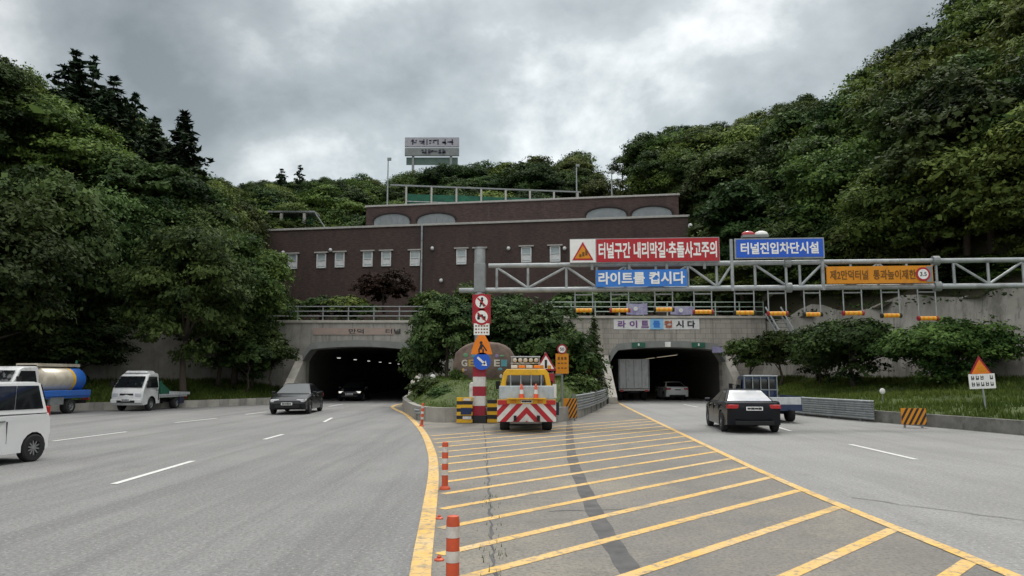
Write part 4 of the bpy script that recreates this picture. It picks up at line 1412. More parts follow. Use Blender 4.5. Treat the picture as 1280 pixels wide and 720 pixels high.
# warning sign on the right bank
q = P(1232, 513, 27.6)
t = thing('warning_sign', 'leaning orange triangle sign over a white text plate on the right grass bank', 'sign', (q.x, 27.6, q.z - .05))
t.rotation_euler = (0, R(-2.5), R(-8))
zz = lambda py: P(1232, py, 27.6).z - q.z + .05
b = MB(); b.tube((.04, .05, -.2), (0, .05, zz(452)), .035, 8); b.build('post', M_steel, t)
triangle(t, -.02, (zz(447) + zz(467)) / 2, .84, 0, M_pred, M_orange)
b = MB(); b.ellipsoid((0, -.024, zz(460)), (.12, .006, .10)); b.box((.05, -.024, zz(463)), (.22, .008, .07)); b.build('symbol', M_amber, t)
b = MB(); b.box((0, 0, (zz(467) + zz(486)) / 2), (.90, .03, zz(467.5) - zz(486))); b.build('text_plate', M_white, t)
b = MB()
random.seed(7)
for r_, py in ((0, 472), (1, 480)):
    for k in range(5):
        if r_ == 0 and k == 3: continue
        x = -.32 + .16 * k
        b.box((x - .03, -.018, zz(py)), (.025, .006, .15)); b.box((x + .02, -.018, zz(py) + random.uniform(-.04, .05)), (.08, .006, .03)); b.box((x + .04, -.018, zz(py)), (.022, .006, .13)); b.box((x, -.018, zz(py) - .06), (.09, .006, .025))
b.build('lettering', M_dark, t)

# ------------------------------------------------------------------ flexible guide posts along the left line
def guide_post(label, loc, h=.77, rz=0, tilt=0):
    t = thing('guide_post', label, 'guide post', loc, rz, 'orange guide posts beside the yellow line')
    t.rotation_euler = (0, tilt, rz)
    b = MB(); b.lathe([(.09, 0), (.09, .02), (.075, .04), (.055, .06)], 18); b.build('base', M_post, t, smooth=40)
    b = MB(); b.lathe([(.052, .06), (.052, h - .05), (.045, h - .01), (.001, h)], 16); b.build('shaft', M_post, t, smooth=50)
    for k in range(3):
        z = h * (.30 + .24 * k)
        b = MB(); b.lathe([(.0545, z), (.0545, z + .085)], 16); b.build('reflective_band', M_refl, t, smooth=50)
    return t
q = G(556, 612); guide_post('faded orange guide post standing in the middle distance by the yellow line', (q.x, q.y, .004))
guide_post('bright orange and white banded guide post cut off at the bottom of the picture', (-.46, 5.98, .004))
q = G(527, 533); guide_post('small dull red guide post by the bend of the yellow line', (q.x, q.y, .004), .85, 0, .05)
for i, (px, py, lab) in enumerate(((549, 649, 'broken orange post stub by the yellow line, the farther one'), (549, 701, 'broken orange post stub by the yellow line, the nearer one'))):
    q = G(px, py)
    t = thing('post_stub', lab, 'post stub', (q.x, q.y, .004), .5 * i)
    t.scale = (.42, .42, .6)
    b = MB(); b.lathe([(.12, 0), (.12, .02), (.08, .04), (.05, .045)], 16); b.build('base', M_post, t, smooth=40)
    b = MB(); b.lathe([(.05, .04), (.055, .07), (.03, .085), (.02, .05)], 12); b.build('torn_collar', M_post, t, smooth=40)

# ------------------------------------------------------------------ vehicles (local +X is forward, +Y is the vehicle's left)
def wheel(parent, x, y, r, w, side, rim=M_alloy, spokes=8, rimk=.66):
    b = MB()
    b.lathe([(r * .55, -w / 2), (r * .90, -w / 2), (r, -w * .36), (r, w * .36), (r * .90, w / 2), (r * .55, w / 2)], 26, 'Y')
    o = b.build('wheel', M_rubber, parent, smooth=35)
    o.location = (x, y, r)
    b = MB()
    f = side * w * .46
    b.lathe([(r * rimk, f - side * .03), (r * rimk, f), (r * rimk * .88, f - side * .015), (r * rimk * .86, f - side * .07), (.001, f - side * .07)], 26, 'Y', 0)
    b.lathe([(r * rimk * .85, f - side * .065), (.001, f - side * .064)], 20, 'Y', 1)
    for k in range(spokes):
        t = 2 * PI * k / spokes + .2
        M = Matrix.Rotation(-t, 3, 'Y')
        c = M @ Vector((r * rimk * .46, 0, 0))
        b.box((c.x, f - side * .03, c.z), (r * rimk * .92, .03, r * .10), 0, M)
    b.lathe([(.001, f - side * .005), (r * .14, f - side * .005), (r * .16, f - side * .05)], 14, 'Y', 0)
    b.build('rim', [rim, M_under], o, smooth=35)
    return o

def arc(xc, r, zc, z0, n=9):
    """wheel-arch points, rear to front along the underside"""
    a0 = math.asin(max(-1, min(1, (z0 - zc) / r)))
    return [(xc - r * math.cos(a0 + (PI - 2 * a0) * k / n), zc + r * math.sin(a0 + (PI - 2 * a0) * k / n)) for k in range(n + 1)]

def shell(outline, W, dark, L, taper=.10, bow=.10, round_=.07, tz=None):
    """side outline (x,z) swept across the width with a rounded shoulder, plan taper and bowed ends"""
    b = MB()
    n = len(outline)
    ys = [-W / 2, -W / 2 + round_ * .45, -W / 2 + round_ * 1.3, -W * .22, 0, W * .22, W / 2 - round_ * 1.3, W / 2 - round_ * .45, W / 2]
    zmid = .62
    for y in ys:
        e = max(0, abs(y) - (W / 2 - round_ * 1.3)) / (round_ * 1.3)
        k = round_ * .55 * e * e
        for i, (x, z) in enumerate(outline):
            a, c = outline[i - 1], outline[(i + 1) % n]
            d = Vector((c[0] - a[0], c[1] - a[1])); d.normalize()
            nx_, nz_ = -d.y, d.x            # inward for a counter-clockwise outline
            xx, zz = (x, z) if i in dark else (x + nx_ * k, z + nz_ * k)
            t = abs(xx) / (L / 2)
            yy = y * (1 - taper * max(0, t - .45) ** 2 / .3)
            if tz:
                yy *= tz(zz)
            xx += math.copysign(1, xx) * bow * (1 - (2 * y / W) ** 2) * max(0, t - .6) / .4 - math.copysign(1, xx) * bow * .5 * max(0, t - .6) / .4
            b.v.append((xx, yy, zz))
    m = len(ys)
    for j in range(m - 1):
        for i in range(n):
            k = (i + 1) % n
            b.f.append((j * n + i, j * n + k, (j + 1) * n + k, (j + 1) * n + i))
            b.m.append(1 if (i in dark and k in dark) else 0)
    b.f += [tuple(range(n)), tuple(range(m * n - 1, (m - 1) * n - 1, -1))]
    b.m += [0, 0]
    return b

def quadlerp(q, u, v):
    a = q[0].lerp(q[1], u); c = q[3].lerp(q[2], u)
    return a.lerp(c, v)
def patch(q, u0, u1, v0, v1, off, ush=0.0):
    """panel on the quad q (a,b,c,d) between fractions, lifted along its normal"""
    nrm = (q[1] - q[0]).cross(q[3] - q[0]).normalized()
    return [quadlerp(q, u0, v0) + nrm * off, quadlerp(q, u1, v0) + nrm * off, quadlerp(q, u1 - ush, v1) + nrm * off, quadlerp(q, u0 + ush, v1) + nrm * off]

def plate(root, x, z, mm, dirx, w=.52, h=.12, y=0):
    b = MB(); b.box((x, y, z), (.03, w, h))
    o = b.build('number_plate', mm, root)
    b = MB()
    for k in range(4):
        b.box((x + dirx * .012, y - w * .33 + w * .22 * k, z), (.012, w * .205, h * (.5 if k % 2 else .6)))
    b.build('lettering', M_dark, o)

def car(name, label, loc, rz, paint, kind, wind=M_glass, lit=False, cat='car', group=None, rearglass=M_glass):
    if kind == 'sedan':
        L, W, r, ax = 4.75, 1.84, .34, 1.42
        top = [(2.28, .40), (2.34, .55), (2.28, .70), (2.0, .82), (1.05, .96), (-1.5, 1.01), (-2.15, 1.04), (-2.33, .98), (-2.36, .74), (-2.30, .45)]
        cabin = dict(b0=-1.85, b1=1.12, r0=-.95, r1=.18, zb=.93, zr=1.40, wb=.84, wr=.58)
    elif kind == 'fast':
        L, W, r, ax = 4.85, 1.88, .35, 1.47
        top = [(2.32, .38), (2.40, .52), (2.36, .66), (2.05, .80), (1.15, .97), (-1.4, 1.04), (-2.2, 1.06), (-2.38, .98), (-2.38, .72), (-2.32, .42)]
        cabin = dict(b0=-2.05, b1=1.20, r0=-.75, r1=.30, zb=.96, zr=1.47, wb=.86, wr=.60)
    else:   # tall box van
        L, W, r, ax = 3.6, 1.62, .295, 1.26
        top = [(1.72, .36), (1.78, .55), (1.72, .78), (1.55, .92), (1.05, 1.04), (-1.3, 1.07), (-1.66, 1.08), (-1.76, .95), (-1.79, .62), (-1.74, .38)]
        cabin = dict(b0=-1.72, b1=1.18, r0=-1.56, r1=.55, zb=1.04, zr=1.72, wb=.80, wr=.70)
    root = thing(name, label, cat, (loc[0], loc[1], .004), rz, group)
    z0 = .22
    und = [(-L / 2 + .12, z0 + .06)] + arc(-ax, r * 1.17, r, z0) + arc(ax, r * 1.17, r, z0) + [(L / 2 - .18, z0 + .04)]
    outline = und + top
    dark = set(range(len(und)))
    b = shell(outline, W, dark, L, taper=.05 if kind == 'van' else .10, round_=.12 if kind == 'van' else .08)
    c = cabin
    # greenhouse: belt ring, roof-edge ring, roof crown
    ck_ = 1.7 if kind == 'van' else 1.0
    def ring(x0, x1, w, z, ch):
        ch *= ck_
        return [Vector(p) for p in ((x0, -w + ch, z), (x0 + ch, -w, z), (x1 - ch, -w, z), (x1, -w + ch, z), (x1, w - ch, z), (x1 - ch, w, z), (x0 + ch, w, z), (x0, w - ch, z))]
    R0 = ring(c['b0'], c['b1'], c['wb'], c['zb'], .10)
    R1 = ring(c['r0'], c['r1'], c['wr'], c['zr'] - .035, .09)
    R2 = ring(c['r0'] + .10, c['r1'] - .10, c['wr'] - .10, c['zr'], .08)
    o_ = len(b.v)
    b.v += [tuple(p) for p in R0 + R1 + R2]
    for j in range(2):
        for i in range(8):
            b.f.append((o_ + j * 8 + i, o_ + j * 8 + (i + 1) % 8, o_ + (j + 1) * 8 + (i + 1) % 8, o_ + (j + 1) * 8 + i)); b.m.append(0)
    b.f.append(tuple(o_ + 16 + i for i in range(8))); b.m.append(0)
    b.build('body', [paint, M_under], root, smooth=28)
    qf = [R0[3], R0[4], R1[4], R1[3]]
    qr = [R0[7], R0[0], R1[0], R1[7]]
    ql = [R0[5], R0[6], R1[6], R1[5]]
    qq = [R0[1], R0[2], R1[2], R1[1]]
    g = MB(); g.quad(*patch(qf, -.04, 1.04, .06, .97, .012)); g.build('windscreen', wind, root)
    g = MB(); g.quad(*patch(qr, -.02, 1.02, .10 if kind != 'van' else .12, .95, .012)); g.build('rear_window', rearglass, root)
    for q, flip in ((ql, 1), (qq, 0)):
        for (ua, ub) in (((.04, .50), (.53, .97)) if kind != 'van' else ((.03, .355), (.36, .665), (.67, .965))):
            if not flip:
                ua, ub = 1 - ub, 1 - ua
            g = MB()
            g.quad(*patch(q, ua, ub, .14, .92, .010)); g.build('side_window', M_glass, root)
    for x in (-ax, ax):
        for s in (-1, 1):
            wheel(root, x, s * (W / 2 - .10), r, .21, s, spokes=10 if kind == 'van' else 8, rimk=.76 if kind == 'van' else .68)
    hw = W / 2
    for s in (-1, 1):
        # lamps follow the corner
        b = MB()
        xx = L / 2 - .12
        b.box((xx - .10, s * (hw - .30), .66 if kind != 'van' else .78), (.30, .40, .13 if kind != 'van' else .2), M=Matrix.Rotation(-s * .32, 3, 'Z'))
        b.build('headlight', M_headon if lit else M_head, root, bevel=.02)
        b = MB()
        if kind == 'van':
            b.box((-L / 2 + .185, s * (hw - .12), 1.0), (.14, .14, .36), M=Matrix.Rotation(s * .2, 3, 'Z'))
        else:
            b.box((-L / 2 + .10, s * (hw - .32), .86), (.20, .50, .13), M=Matrix.Rotation(s * .22, 3, 'Z'))
        b.build('taillight', M_tail, root, bevel=.02)
        b = MB()
        b.box((c['b1'] - .28, s * (hw + .07), c['zb'] + .06), (.12, .2, .13)); b.build('mirror', paint if kind == 'van' else M_carbk, root, bevel=.03)
        for hx in ((-.35, .62) if kind != 'van' else (-.40, .62)):
            b = MB(); b.box((hx, s * (hw - .012), .86 if kind != 'van' else .90), (.19, .05, .035)); b.build('door_handle', M_chrome if kind != 'van' else M_steel_d, root, bevel=.008)
        for hx in ((-1.0, .05, 1.0) if kind != 'van' else (-.55, .17, 1.0)):
            b = MB(); b.box((hx, s * (hw - .0242), .66), (.008, .05, .46)); b.build('door_seam', M_under, root)
    b = MB(); b.box((L / 2 - .02, 0, .40), (.14, W * .62, .17)); b.build('grille', M_under, root, bevel=.02)
    b = MB(); b.box((-L / 2 + .04, 0, .34), (.14, W * .66, .14)); b.build('rear_valance', M_under, root, bevel=.02)
    plate(root, L / 2 + .07, .52, M_plate, 1)
    plate(root, -L / 2 - .035, .80 if kind != 'van' else .62, M_plate, -1)
    return root

def cab_truck(name, label, loc, rz, paint, S=1.0, rear='flat', bedcol=None, cat='truck', frame=None, bed_len=2.85, group=None, lowcab=None):
    """forward-control light truck; S scales the whole vehicle; returns root and bed geometry"""
    root = thing(name, label, cat, (loc[0], loc[1], .004), rz, group)
    W, r = 1.72, .33
    z0 = .36
    xf = 2.50                                   # nose
    arch = arc(1.62, .42, r + .02, z0)
    und = [(.72, z0)] + arch + [(xf - .10, z0 - .05)]
    out_ = und + [(xf, .48), (xf + .03, .62), (xf, .95), (xf - .10, 1.18), (1.86, 1.86), (1.66, 1.95), (.86, 1.97), (.76, 1.90)]
    dark = set(range(len(und)))
    def tz(z):
        return 1 - .16 * max(0, z - 1.1) / .85
    cx = 1.6
    out_s = [(x - cx, z) for x, z in out_]
    b = shell(out_s, W, dark, 1.9, taper=.05, bow=.06, round_=.08, tz=tz)
    b.v = [(v[0] + cx, v[1], v[2]) for v in b.v]
    body = b.build('cab', [paint, M_under], root, smooth=30)
    g = MB()
    def fx(z): return xf - .10 - (z - 1.18) * (xf - .10 - 1.86) / .68
    za, zb2 = 1.22, 1.80
    ya, yb2 = .74, .66
    g.quad((fx(za) + .065, -ya, za), (fx(za) + .065, ya, za), (fx(zb2) + .06, yb2, zb2), (fx(zb2) + .06, -yb2, zb2))
    g.build('windscreen', M_glass, root)
    for s in (-1, 1):
        g = MB()
        ys_ = lambda z: s * (W / 2 * tz(z) + .006)
        pts = [(.98, 1.20), (2.18, 1.20), (1.80, 1.78), (1.02, 1.78)]
        g.add([(x, ys_(z), z) for x, z in pts], [(0, 1, 2, 3)]); g.build('side_window', M_glass, root)
        b = MB(); b.box((xf - .02, s * .60, .84), (.10, .32, .20)); b.build('headlight', M_head, root, bevel=.02)
        b = MB(); b.box((xf - .34, s * (W / 2 + .12), 1.42), (.08, .16, .30)); b.tube((xf - .4, s * (W / 2 - .05), 1.5), (xf - .34, s * (W / 2 + .12), 1.55), .015, 6); b.build('mirror', M_under, root)
        b = MB(); b.box((1.12, s * (W / 2 - .004), 1.06), (.18, .04, .04)); b.build('door_handle', M_under, root)
        b = MB(); b.box((.93, s * (W / 2 - .012), .85), (.014, .04, .66)); b.build('door_seam', M_under, root)
    b = MB(); b.box((xf + .01, 0, .86), (.05, .72, .10)); b.build('grille', M_under, root)
    b = MB(); b.box((xf + .03, 0, .52), (.10, W * .95, .20)); b.build('bumper', paint, root, bevel=.03)
    b = MB(); b.box((xf + .065, 0, .50), (.05, .95, .12)); b.build('air_intake', M_under, root)
    plate(root, xf + .095, .58, M_plate, 1, .46, .11)
    b = MB(); b.box((-.75, -.36, .46), (3.9, .09, .15)); b.box((-.75, .36, .46), (3.9, .09, .15)); b.box((-.2, 0, .42), (.9, .5, .22)); b.box((.1, -.62, .42), (.6, .35, .3)); b.build('chassis', M_under, root)
    for s in (-1, 1):
        wheel(root, 1.62, s * (W / 2 - .12), r, .20, s, rim=M_steel, spokes=6, rimk=.60)
        wheel(root, -1.10, s * (W / 2 - .17), r * .93, .32, s, rim=M_steel_d, spokes=6, rimk=.55)
    if rear:
        bl = bed_len
        x1 = .66; x0 = x1 - bl
        b = MB(); b.box(((x0 + x1) / 2, 0, .70), (bl, W * .98, .10)); b.build('bed', bedcol or paint, root, bevel=.01)
        if rear != 'board':
            hb = .34
            for s in (-1, 1):
                b = MB(); b.box(((x0 + x1) / 2, s * W * .475, .752 + hb / 2), (bl, .04, hb)); b.build('side_board', bedcol or paint, root, bevel=.01)
            b = MB(); b.box((x0 + .02, 0, .752 + hb / 2), (.04, W * .93, hb)); b.build('tailgate', bedcol or paint, root, bevel=.01)
        for s in (-1, 1):
            b = MB(); b.box((x0 - .02, s * .62, .60), (.06, .34, .12)); b.build('taillight', M_tail, root)
            b = MB(); b.box((x0 + .55 + .35, s * .72, .40), (.02, .2, .35)); b.build('mud_flap', M_rubber, root)
    root.scale = (S, S, S)
    return root

# --- left road
g = G(45, 577)
rzv = R(-90 - 13)
hv = Vector((math.cos(rzv), math.sin(rzv), 0)); lv = Vector((-hv.y, hv.x, 0))
c = Vector((g.x - .12, g.y, 0)) + hv * 1.26 - lv * .74
car('box_van', 'white tall box car leaving the picture at the left edge', (c.x, c.y), rzv, M_carw, 'van')
b = None
g = G(369, 518.5)
car('sedan', 'charcoal grey sedan coming towards the viewer out of the left tunnel', (g.x - .55, g.y + 2.3), R(-86), M_cardk, 'fast', wind=M_wscr)
g = G(427, 503)
car('sedan', 'black car with pale lamps just inside the left tunnel mouth', (g.x, 57.5), R(-88), M_carbk, 'sedan', lit=True)

g = G(182, 513)
t = cab_truck('flatbed_truck', 'small white flatbed truck parked at the left kerb', (g.x - .30, g.y + 1.3), R(-93), M_truckw, 1.02, 'board', M_bedw, bed_len=2.9)
b = MB(); b.box((-.75, 0, .79), (2.95, 1.78, .08)); b.build('deck_plate', M_bedw, t, bevel=.01)
b = MB(); b.prism([(-2.5, .75), (-.2, .75), (-.2, .98), (-2.5, .90)], .83, .88); b.build('deck_side', M_bedw, t)
b = MB(); b.prism([(-2.5, .75), (-.2, .75), (-.2, .98), (-2.5, .90)], -.88, -.83); b.build('deck_side', M_bedw, t)
b = MB(); b.prism([(-.9, .84), (.58, .84), (.58, 1.38), (.3, 1.38)], -.74, .74); b.build('green_winch_cover', M_greenp, t, bevel=.02)
b = MB(); b.box((.62, 0, 1.15), (.06, 1.66, .78)); b.build('headboard', M_greenp, t)
b = MB(); b.box((1.35, 0, 2.02), (.85, 1.25, .13), taper=.85); b.build('roof_deflector', M_truckw, t, bevel=.04)
b = MB(); b.box((-1.5, .87, .45), (.5, .1, .35)); b.build('tool_box', mat('box_dark_blue', (.02, .025, .06), .5), t)

g = G(84, 517)
rzt = R(-95)
ht = Vector((math.cos(rzt), math.sin(rzt), 0)); lt = Vector((-ht.y, ht.x, 0))
S_ = 1.17
c = Vector((g.x, g.y, 0)) + ht * 1.10 * S_ - lt * .82
t = cab_truck('tanker_truck', 'white cab tanker truck with cream and blue tank parked at the left kerb', (c.x, c.y), rzt, M_truckw, S_, 'board', M_tankb, bed_len=2.95)
b = MB(); b.box((-.80, 0, .86), (2.95, 1.80, .24)); b.build('deck', M_tankb, t, bevel=.02)
b = MB()
prof = [(.001, .45), (.30, .44), (.50, .38), (.58, .28)] 
tank = [(.001, .50), (.34, .48), (.54, .40), (.60, .30), (.60, -1.25)]
b.lathe([(p[0], p[1]) for p in tank], 26, 'X', 0, (0, 0, 1.40))
b.lathe([(.60, -1.25), (.60, -1.42)], 26, 'X', 1, (0, 0, 1.40))
b.lathe([(.60, -1.42), (.60, -2.05), (.54, -2.16), (.32, -2.24), (.001, -2.26)], 26, 'X', 2, (0, 0, 1.40))
b.v = [(v[0], v[1] * 1.32, v[2]) for v in b.v]
b.build('tank', [M_tankc, M_pyel, M_tankb], t, smooth=40)
b = MB(); b.box((-.75, 0, 2.06), (2.6, .9, .06)); b.box((-.75, .45, 2.02), (2.6, .03, .10)); b.box((-.75, -.45, 2.02), (2.6, .03, .10)); b.build('walkway', M_tankc, t)
b = MB(); b.tube((-2.0, .3, 1.9), (-2.05, .3, 2.25), .05, 8); b.tube((-2.1, -.2, 1.8), (-2.1, .35, 1.95), .05, 8); b.build('hose_valve', M_greenp, t)
b = MB(); b.box((-.2, .80, .55), (.8, .12, .3)); b.build('side_locker', M_steel_d, t)

# --- right road
g = G(941, 541)
rzs = R(90 - 6)
car('sedan', 'black sedan with rear plate driving towards the right tunnel', (g.x + .18, g.y + 1.9), rzs, M_carbk, 'sedan', rearglass=mat('painted_sky_rear_glass', (.88, .90, .92), .10, .65, scale=1, spec=1.0))  # near-white base colour paints the reflected sky into the rear window
g = G(966, 529)
t = cab_truck('pickup_truck', 'dark blue pickup truck with a rack behind its cab and silver bed', (g.x + .48, g.y + 2.2), R(90 - 3), M_carbl, .96, 'board', M_carbl, bed_len=2.9)
b = MB(); b.box((-.78, 0, .83), (2.84, 1.60, .17)); b.build('silver_load', M_bedw, t, bevel=.03)
for s in (-1, 1):
    b = MB(); b.box((-.78, s * .83, .92), (2.9, .04, .34)); b.build('side_board', M_carbl, t, bevel=.01)
b = MB(); b.box((-2.23, 0, .90), (.05, 1.66, .30)); b.build('tailgate', M_bedw, t, bevel=.01)
b = MB(); b.box((-2.26, 0, .62), (.08, 1.70, .26)); b.build('rear_beam', M_carbl, t, bevel=.01)
b = MB()
for y in (-.72, -.36, 0, .36, .72):
    b.tube((.62, y, .75), (.62, y, 1.92), .028, 8)
b.tube((.62, -.76, 1.92), (.62, .76, 1.92), .035, 8); b.tube((.62, -.76, 1.3), (.62, .76, 1.3), .025, 8)
b.build('rack', M_steel_d, t)
b = MB(); b.box((.745, 0, 1.56), (.05, 1.3, .42)); b.build('rear_window', M_glass, t)
plate(t, -2.31, .50, M_plate_y, -1, .36, .16, .42)

g = G(845, 503)
car('sedan', 'white sedan driving into the right tunnel beside the box truck', (P(846, 503, 58).x, 60.0), R(90), M_carw, 'sedan')
# box truck in the right tunnel
xb = P(793, 498, 57).x
t = thing('box_truck', 'white box truck driving into the left lane of the right tunnel', 'truck', (xb, 57, .004), R(90))
b = MB(); b.box((3.6, 0, 2.02), (7.2, 2.36, 2.24)); b.build('cargo_box', M_truckw, t, bevel=.03)
for y in (-.6, 0, .6):
    b = MB(); b.box((-.012, y, 2.02), (.03, .03, 2.1)); b.build('door_bar', M_steel_d, t)
for s in (-1, 1):
    b = MB(); b.box((-.015, s * 1.12, 2.02), (.05, .10, 2.24)); b.build('door_frame', M_steel, t)
    b = MB(); b.box((0, s * .95, .74), (.08, .3, .14)); b.build('taillight', M_tail, t)
    wheel(t, 1.4, s * .92, .45, .42, s, M_steel_d, 6)
    wheel(t, 7.6, s * .98, .45, .3, s, M_steel_d, 6)
b = MB(); b.box((.05, 0, .80), (.12, 2.3, .14)); b.build('bumper', M_refl, t)
b = MB(); b.box((4.0, 0, .70), (7.8, .9, .3)); b.build('chassis', M_under, t)
b = MB(); b.box((8.2, 0, 1.65), (1.6, 2.2, 2.0), taper=.92); b.build('cab', M_truckw, t, bevel=.06)

# --- yellow highway maintenance truck at the nose of the island
g = G(657.5, 541)
t = cab_truck('maintenance_truck', 'yellow road maintenance truck with red and white chevron tail board', (g.x + .02, g.y + 2.4), R(90), M_pyel, 1.05, 'board', M_pyel, bed_len=2.95)
xr = -2.32
def chev(w, h):
    """red / white chevron board in the local y,z plane at xr"""
    b = MB(); b.box((xr - .03, 0, .62), (.04, w, h)); o = b.build('chevron_board', M_pwhite, t)
    b = MB()
    n = 5
    sw = w / 2 / 4.6
    for s in (-1, 1):
        for k in range(-3, 6):
            y0 = k * sw * 1.0
            if k % 2: continue
            poly = [(y0, -h / 2), (y0 + sw, -h / 2), (y0 + sw - h * .95, h / 2), (y0 - h * .95, h / 2)]
            poly = [(p[0] + sw * 1.2, p[1]) for p in poly]
            for lim, sg in ((w / 2, 1), (0.0, -1)):
                o_ = []
                for i in range(len(poly)):
                    a, c = poly[i], poly[(i + 1) % len(poly)]
                    ia, ic = sg * (a[0] - lim) <= 1e-9, sg * (c[0] - lim) <= 1e-9
                    if ia: o_.append(a)
                    if ia != ic:
                        f = (lim - a[0]) / (c[0] - a[0]); o_.append((lim, a[1] + f * (c[1] - a[1])))
                poly = o_
                if len(poly) < 3: break
            if len(poly) >= 3:
                b.add([(xr - .054, s * p[0], .62 + p[1]) for p in poly], [tuple(range(len(poly)))])
    b.build('stripe', M_red, o)
chev(1.84, .56)
b = MB(); b.box((xr - .02, 0, .96), (.08, 1.84, .13)); b.build('yellow_beam', M_pyel, t, bevel=.01)
for s in (-1, 1):
    b = MB(); b.box((xr - .075, s * .76, .94), (.05, .28, .15)); b.build('brake_lamp', M_tail, t, bevel=.01)
    b = MB(); b.box((xr - .07, s * .42, .96), (.04, .16, .10)); b.build('indicator', M_amber, t, bevel=.01)
plate(t, xr - .075, .97, M_plate, -1, .36, .10)
b = MB(); b.box((-2.26, 0, 1.24), (.06, 1.72, .42)); b.build('tailgate', M_bed, t, bevel=.02)
for s in (-1, 1):
    b = MB(); b.box((-.8, s * .84, 1.10), (2.9, .05, .62)); b.build('side_board', M_bed, t, bevel=.02)
# yellow hoop cage behind the cab with dark window and bars
b = MB()
yw, zt2 = .84, 1.98
b.prism([(-yw, 1.40), (-yw + .16, 1.40), (-yw + .24, 1.78), (yw - .24, 1.78), (yw - .16, 1.40), (yw, 1.40), (yw - .10, 1.86), (yw - .2, zt2), (-yw + .2, zt2), (-yw + .10, 1.86)], 0, .9)
b.v = [(-1.35 + v[1], v[0], v[2]) for v in b.v]
b.build('rear_canopy', M_pyel, t, bevel=.02)
b = MB(); b.box((-.9, 0, 1.58), (.05, 1.3, .42)); b.build('canopy_window', M_glass, t)
b = MB()
for y in (-.5, -.17, .17, .5):
    b.tube((-1.37, y, 1.40), (-1.37, y, 1.80), .024, 8)
b.build('window_bar', M_steel, t)
# beacon bar and lamp message rack above it
b = MB(); b.box((-1.0, 0, 1.99), (.22, 1.0, .05)); b.build('rack_base', M_steel_d, t)
for k in range(4):
    b = MB(); b.box((-1.0, -.37 + .25 * k, 2.06), (.22, .22, .10)); b.build('beacon', M_orange if k % 2 == 0 else M_refl, t, bevel=.02)
b = MB()
for y in (-.46, .46):
    b.tube((-.6, y, 1.9), (-.6, y, 2.40), .022, 8)
b.tube((-.6, -.5, 2.40), (-.6, .5, 2.40), .022, 8); b.tube((-.6, -.5, 2.18), (-.6, .5, 2.18), .022, 8)
b.build('lamp_rack', M_steel, t)
for k in range(5):
    b = MB(); b.lathe([(.001, -.10), (.06, -.08), (.075, -.02), (.075, .04), (.001, .05)], 16, 'X', 0, (-.62, -.36 + .18 * k, 2.29)); b.build('warning_lamp', mat('lamp_glass', (.55, .50, .40), .25, scale=3), t, smooth=40)
# traffic cones standing on the tailgate step of the truck
for i, (px, lab) in enumerate(((652, 'orange and white traffic cone on the yellow truck, the left one'), (670, 'orange and white traffic cone on the yellow truck, the right one'))):
    q = P(px, 502.5, g.y - .16)
    k = thing('traffic_cone', lab, 'traffic cone', (q.x, g.y - .10, 1.085), .3 * i, 'traffic cones on the yellow truck')
    b = MB(); b.box((0, 0, .015), (.22, .22, .03)); b.build('base', M_cone, k, bevel=.005)
    b = MB(); b.lathe([(.09, .03), (.025, .50), (.018, .51), (.001, .51)], 18); b.build('cone', M_cone, k, smooth=40)
    b = MB(); b.lathe([(.0705, .18), (.052, .32)], 18); b.build('reflective_band', M_pwhite, k, smooth=40)
b = MB(); b.box((xr - .12, 0, 1.06), (.26, 1.2, .03)); b.build('step', M_pyel, t)
# ------------------------------------------------------------------ trees, shrubs, grass
RNG = np.random.default_rng(11)
def leaf_mesh(name, C, Nn, S, tint, m, aspect=.55, droop=0.0):
    n = len(C)
    Nn = Nn / (np.linalg.norm(Nn, axis=1, keepdims=True) + 1e-9)
    rnd = RNG.normal(size=(n, 3))
    t1 = np.cross(Nn, rnd); t1 /= (np.linalg.norm(t1, axis=1, keepdims=True) + 1e-9)
    t2 = np.cross(Nn, t1)
    s = S[:, None]
    V = np.stack([C + t1 * s, C + t2 * s * aspect - Nn * s * .12, C - t1 * s, C - t2 * s * aspect - Nn * s * .12], 1).reshape(-1, 3)
    V = V.astype(np.float32)
    me = bpy.data.meshes.new(name)
    me.vertices.add(4 * n); me.vertices.foreach_set('co', V.ravel())
    me.loops.add(4 * n); me.loops.foreach_set('vertex_index', np.arange(4 * n, dtype=np.int32))
    me.polygons.add(n)
    me.polygons.foreach_set('loop_start', np.arange(0, 4 * n, 4, dtype=np.int32))
    me.polygons.foreach_set('loop_total', np.full(n, 4, dtype=np.int32))
    a = me.attributes.new('tint', 'FLOAT', 'FACE')
    a.data.foreach_set('value', np.clip(tint, 0, 1).astype(np.float32))
    me.materials.append(m)
    me.update(calc_edges=True)
    return me
def unit(n):
    d = RNG.normal(size=(n, 3))
    return d / np.linalg.norm(d, axis=1, keepdims=True)
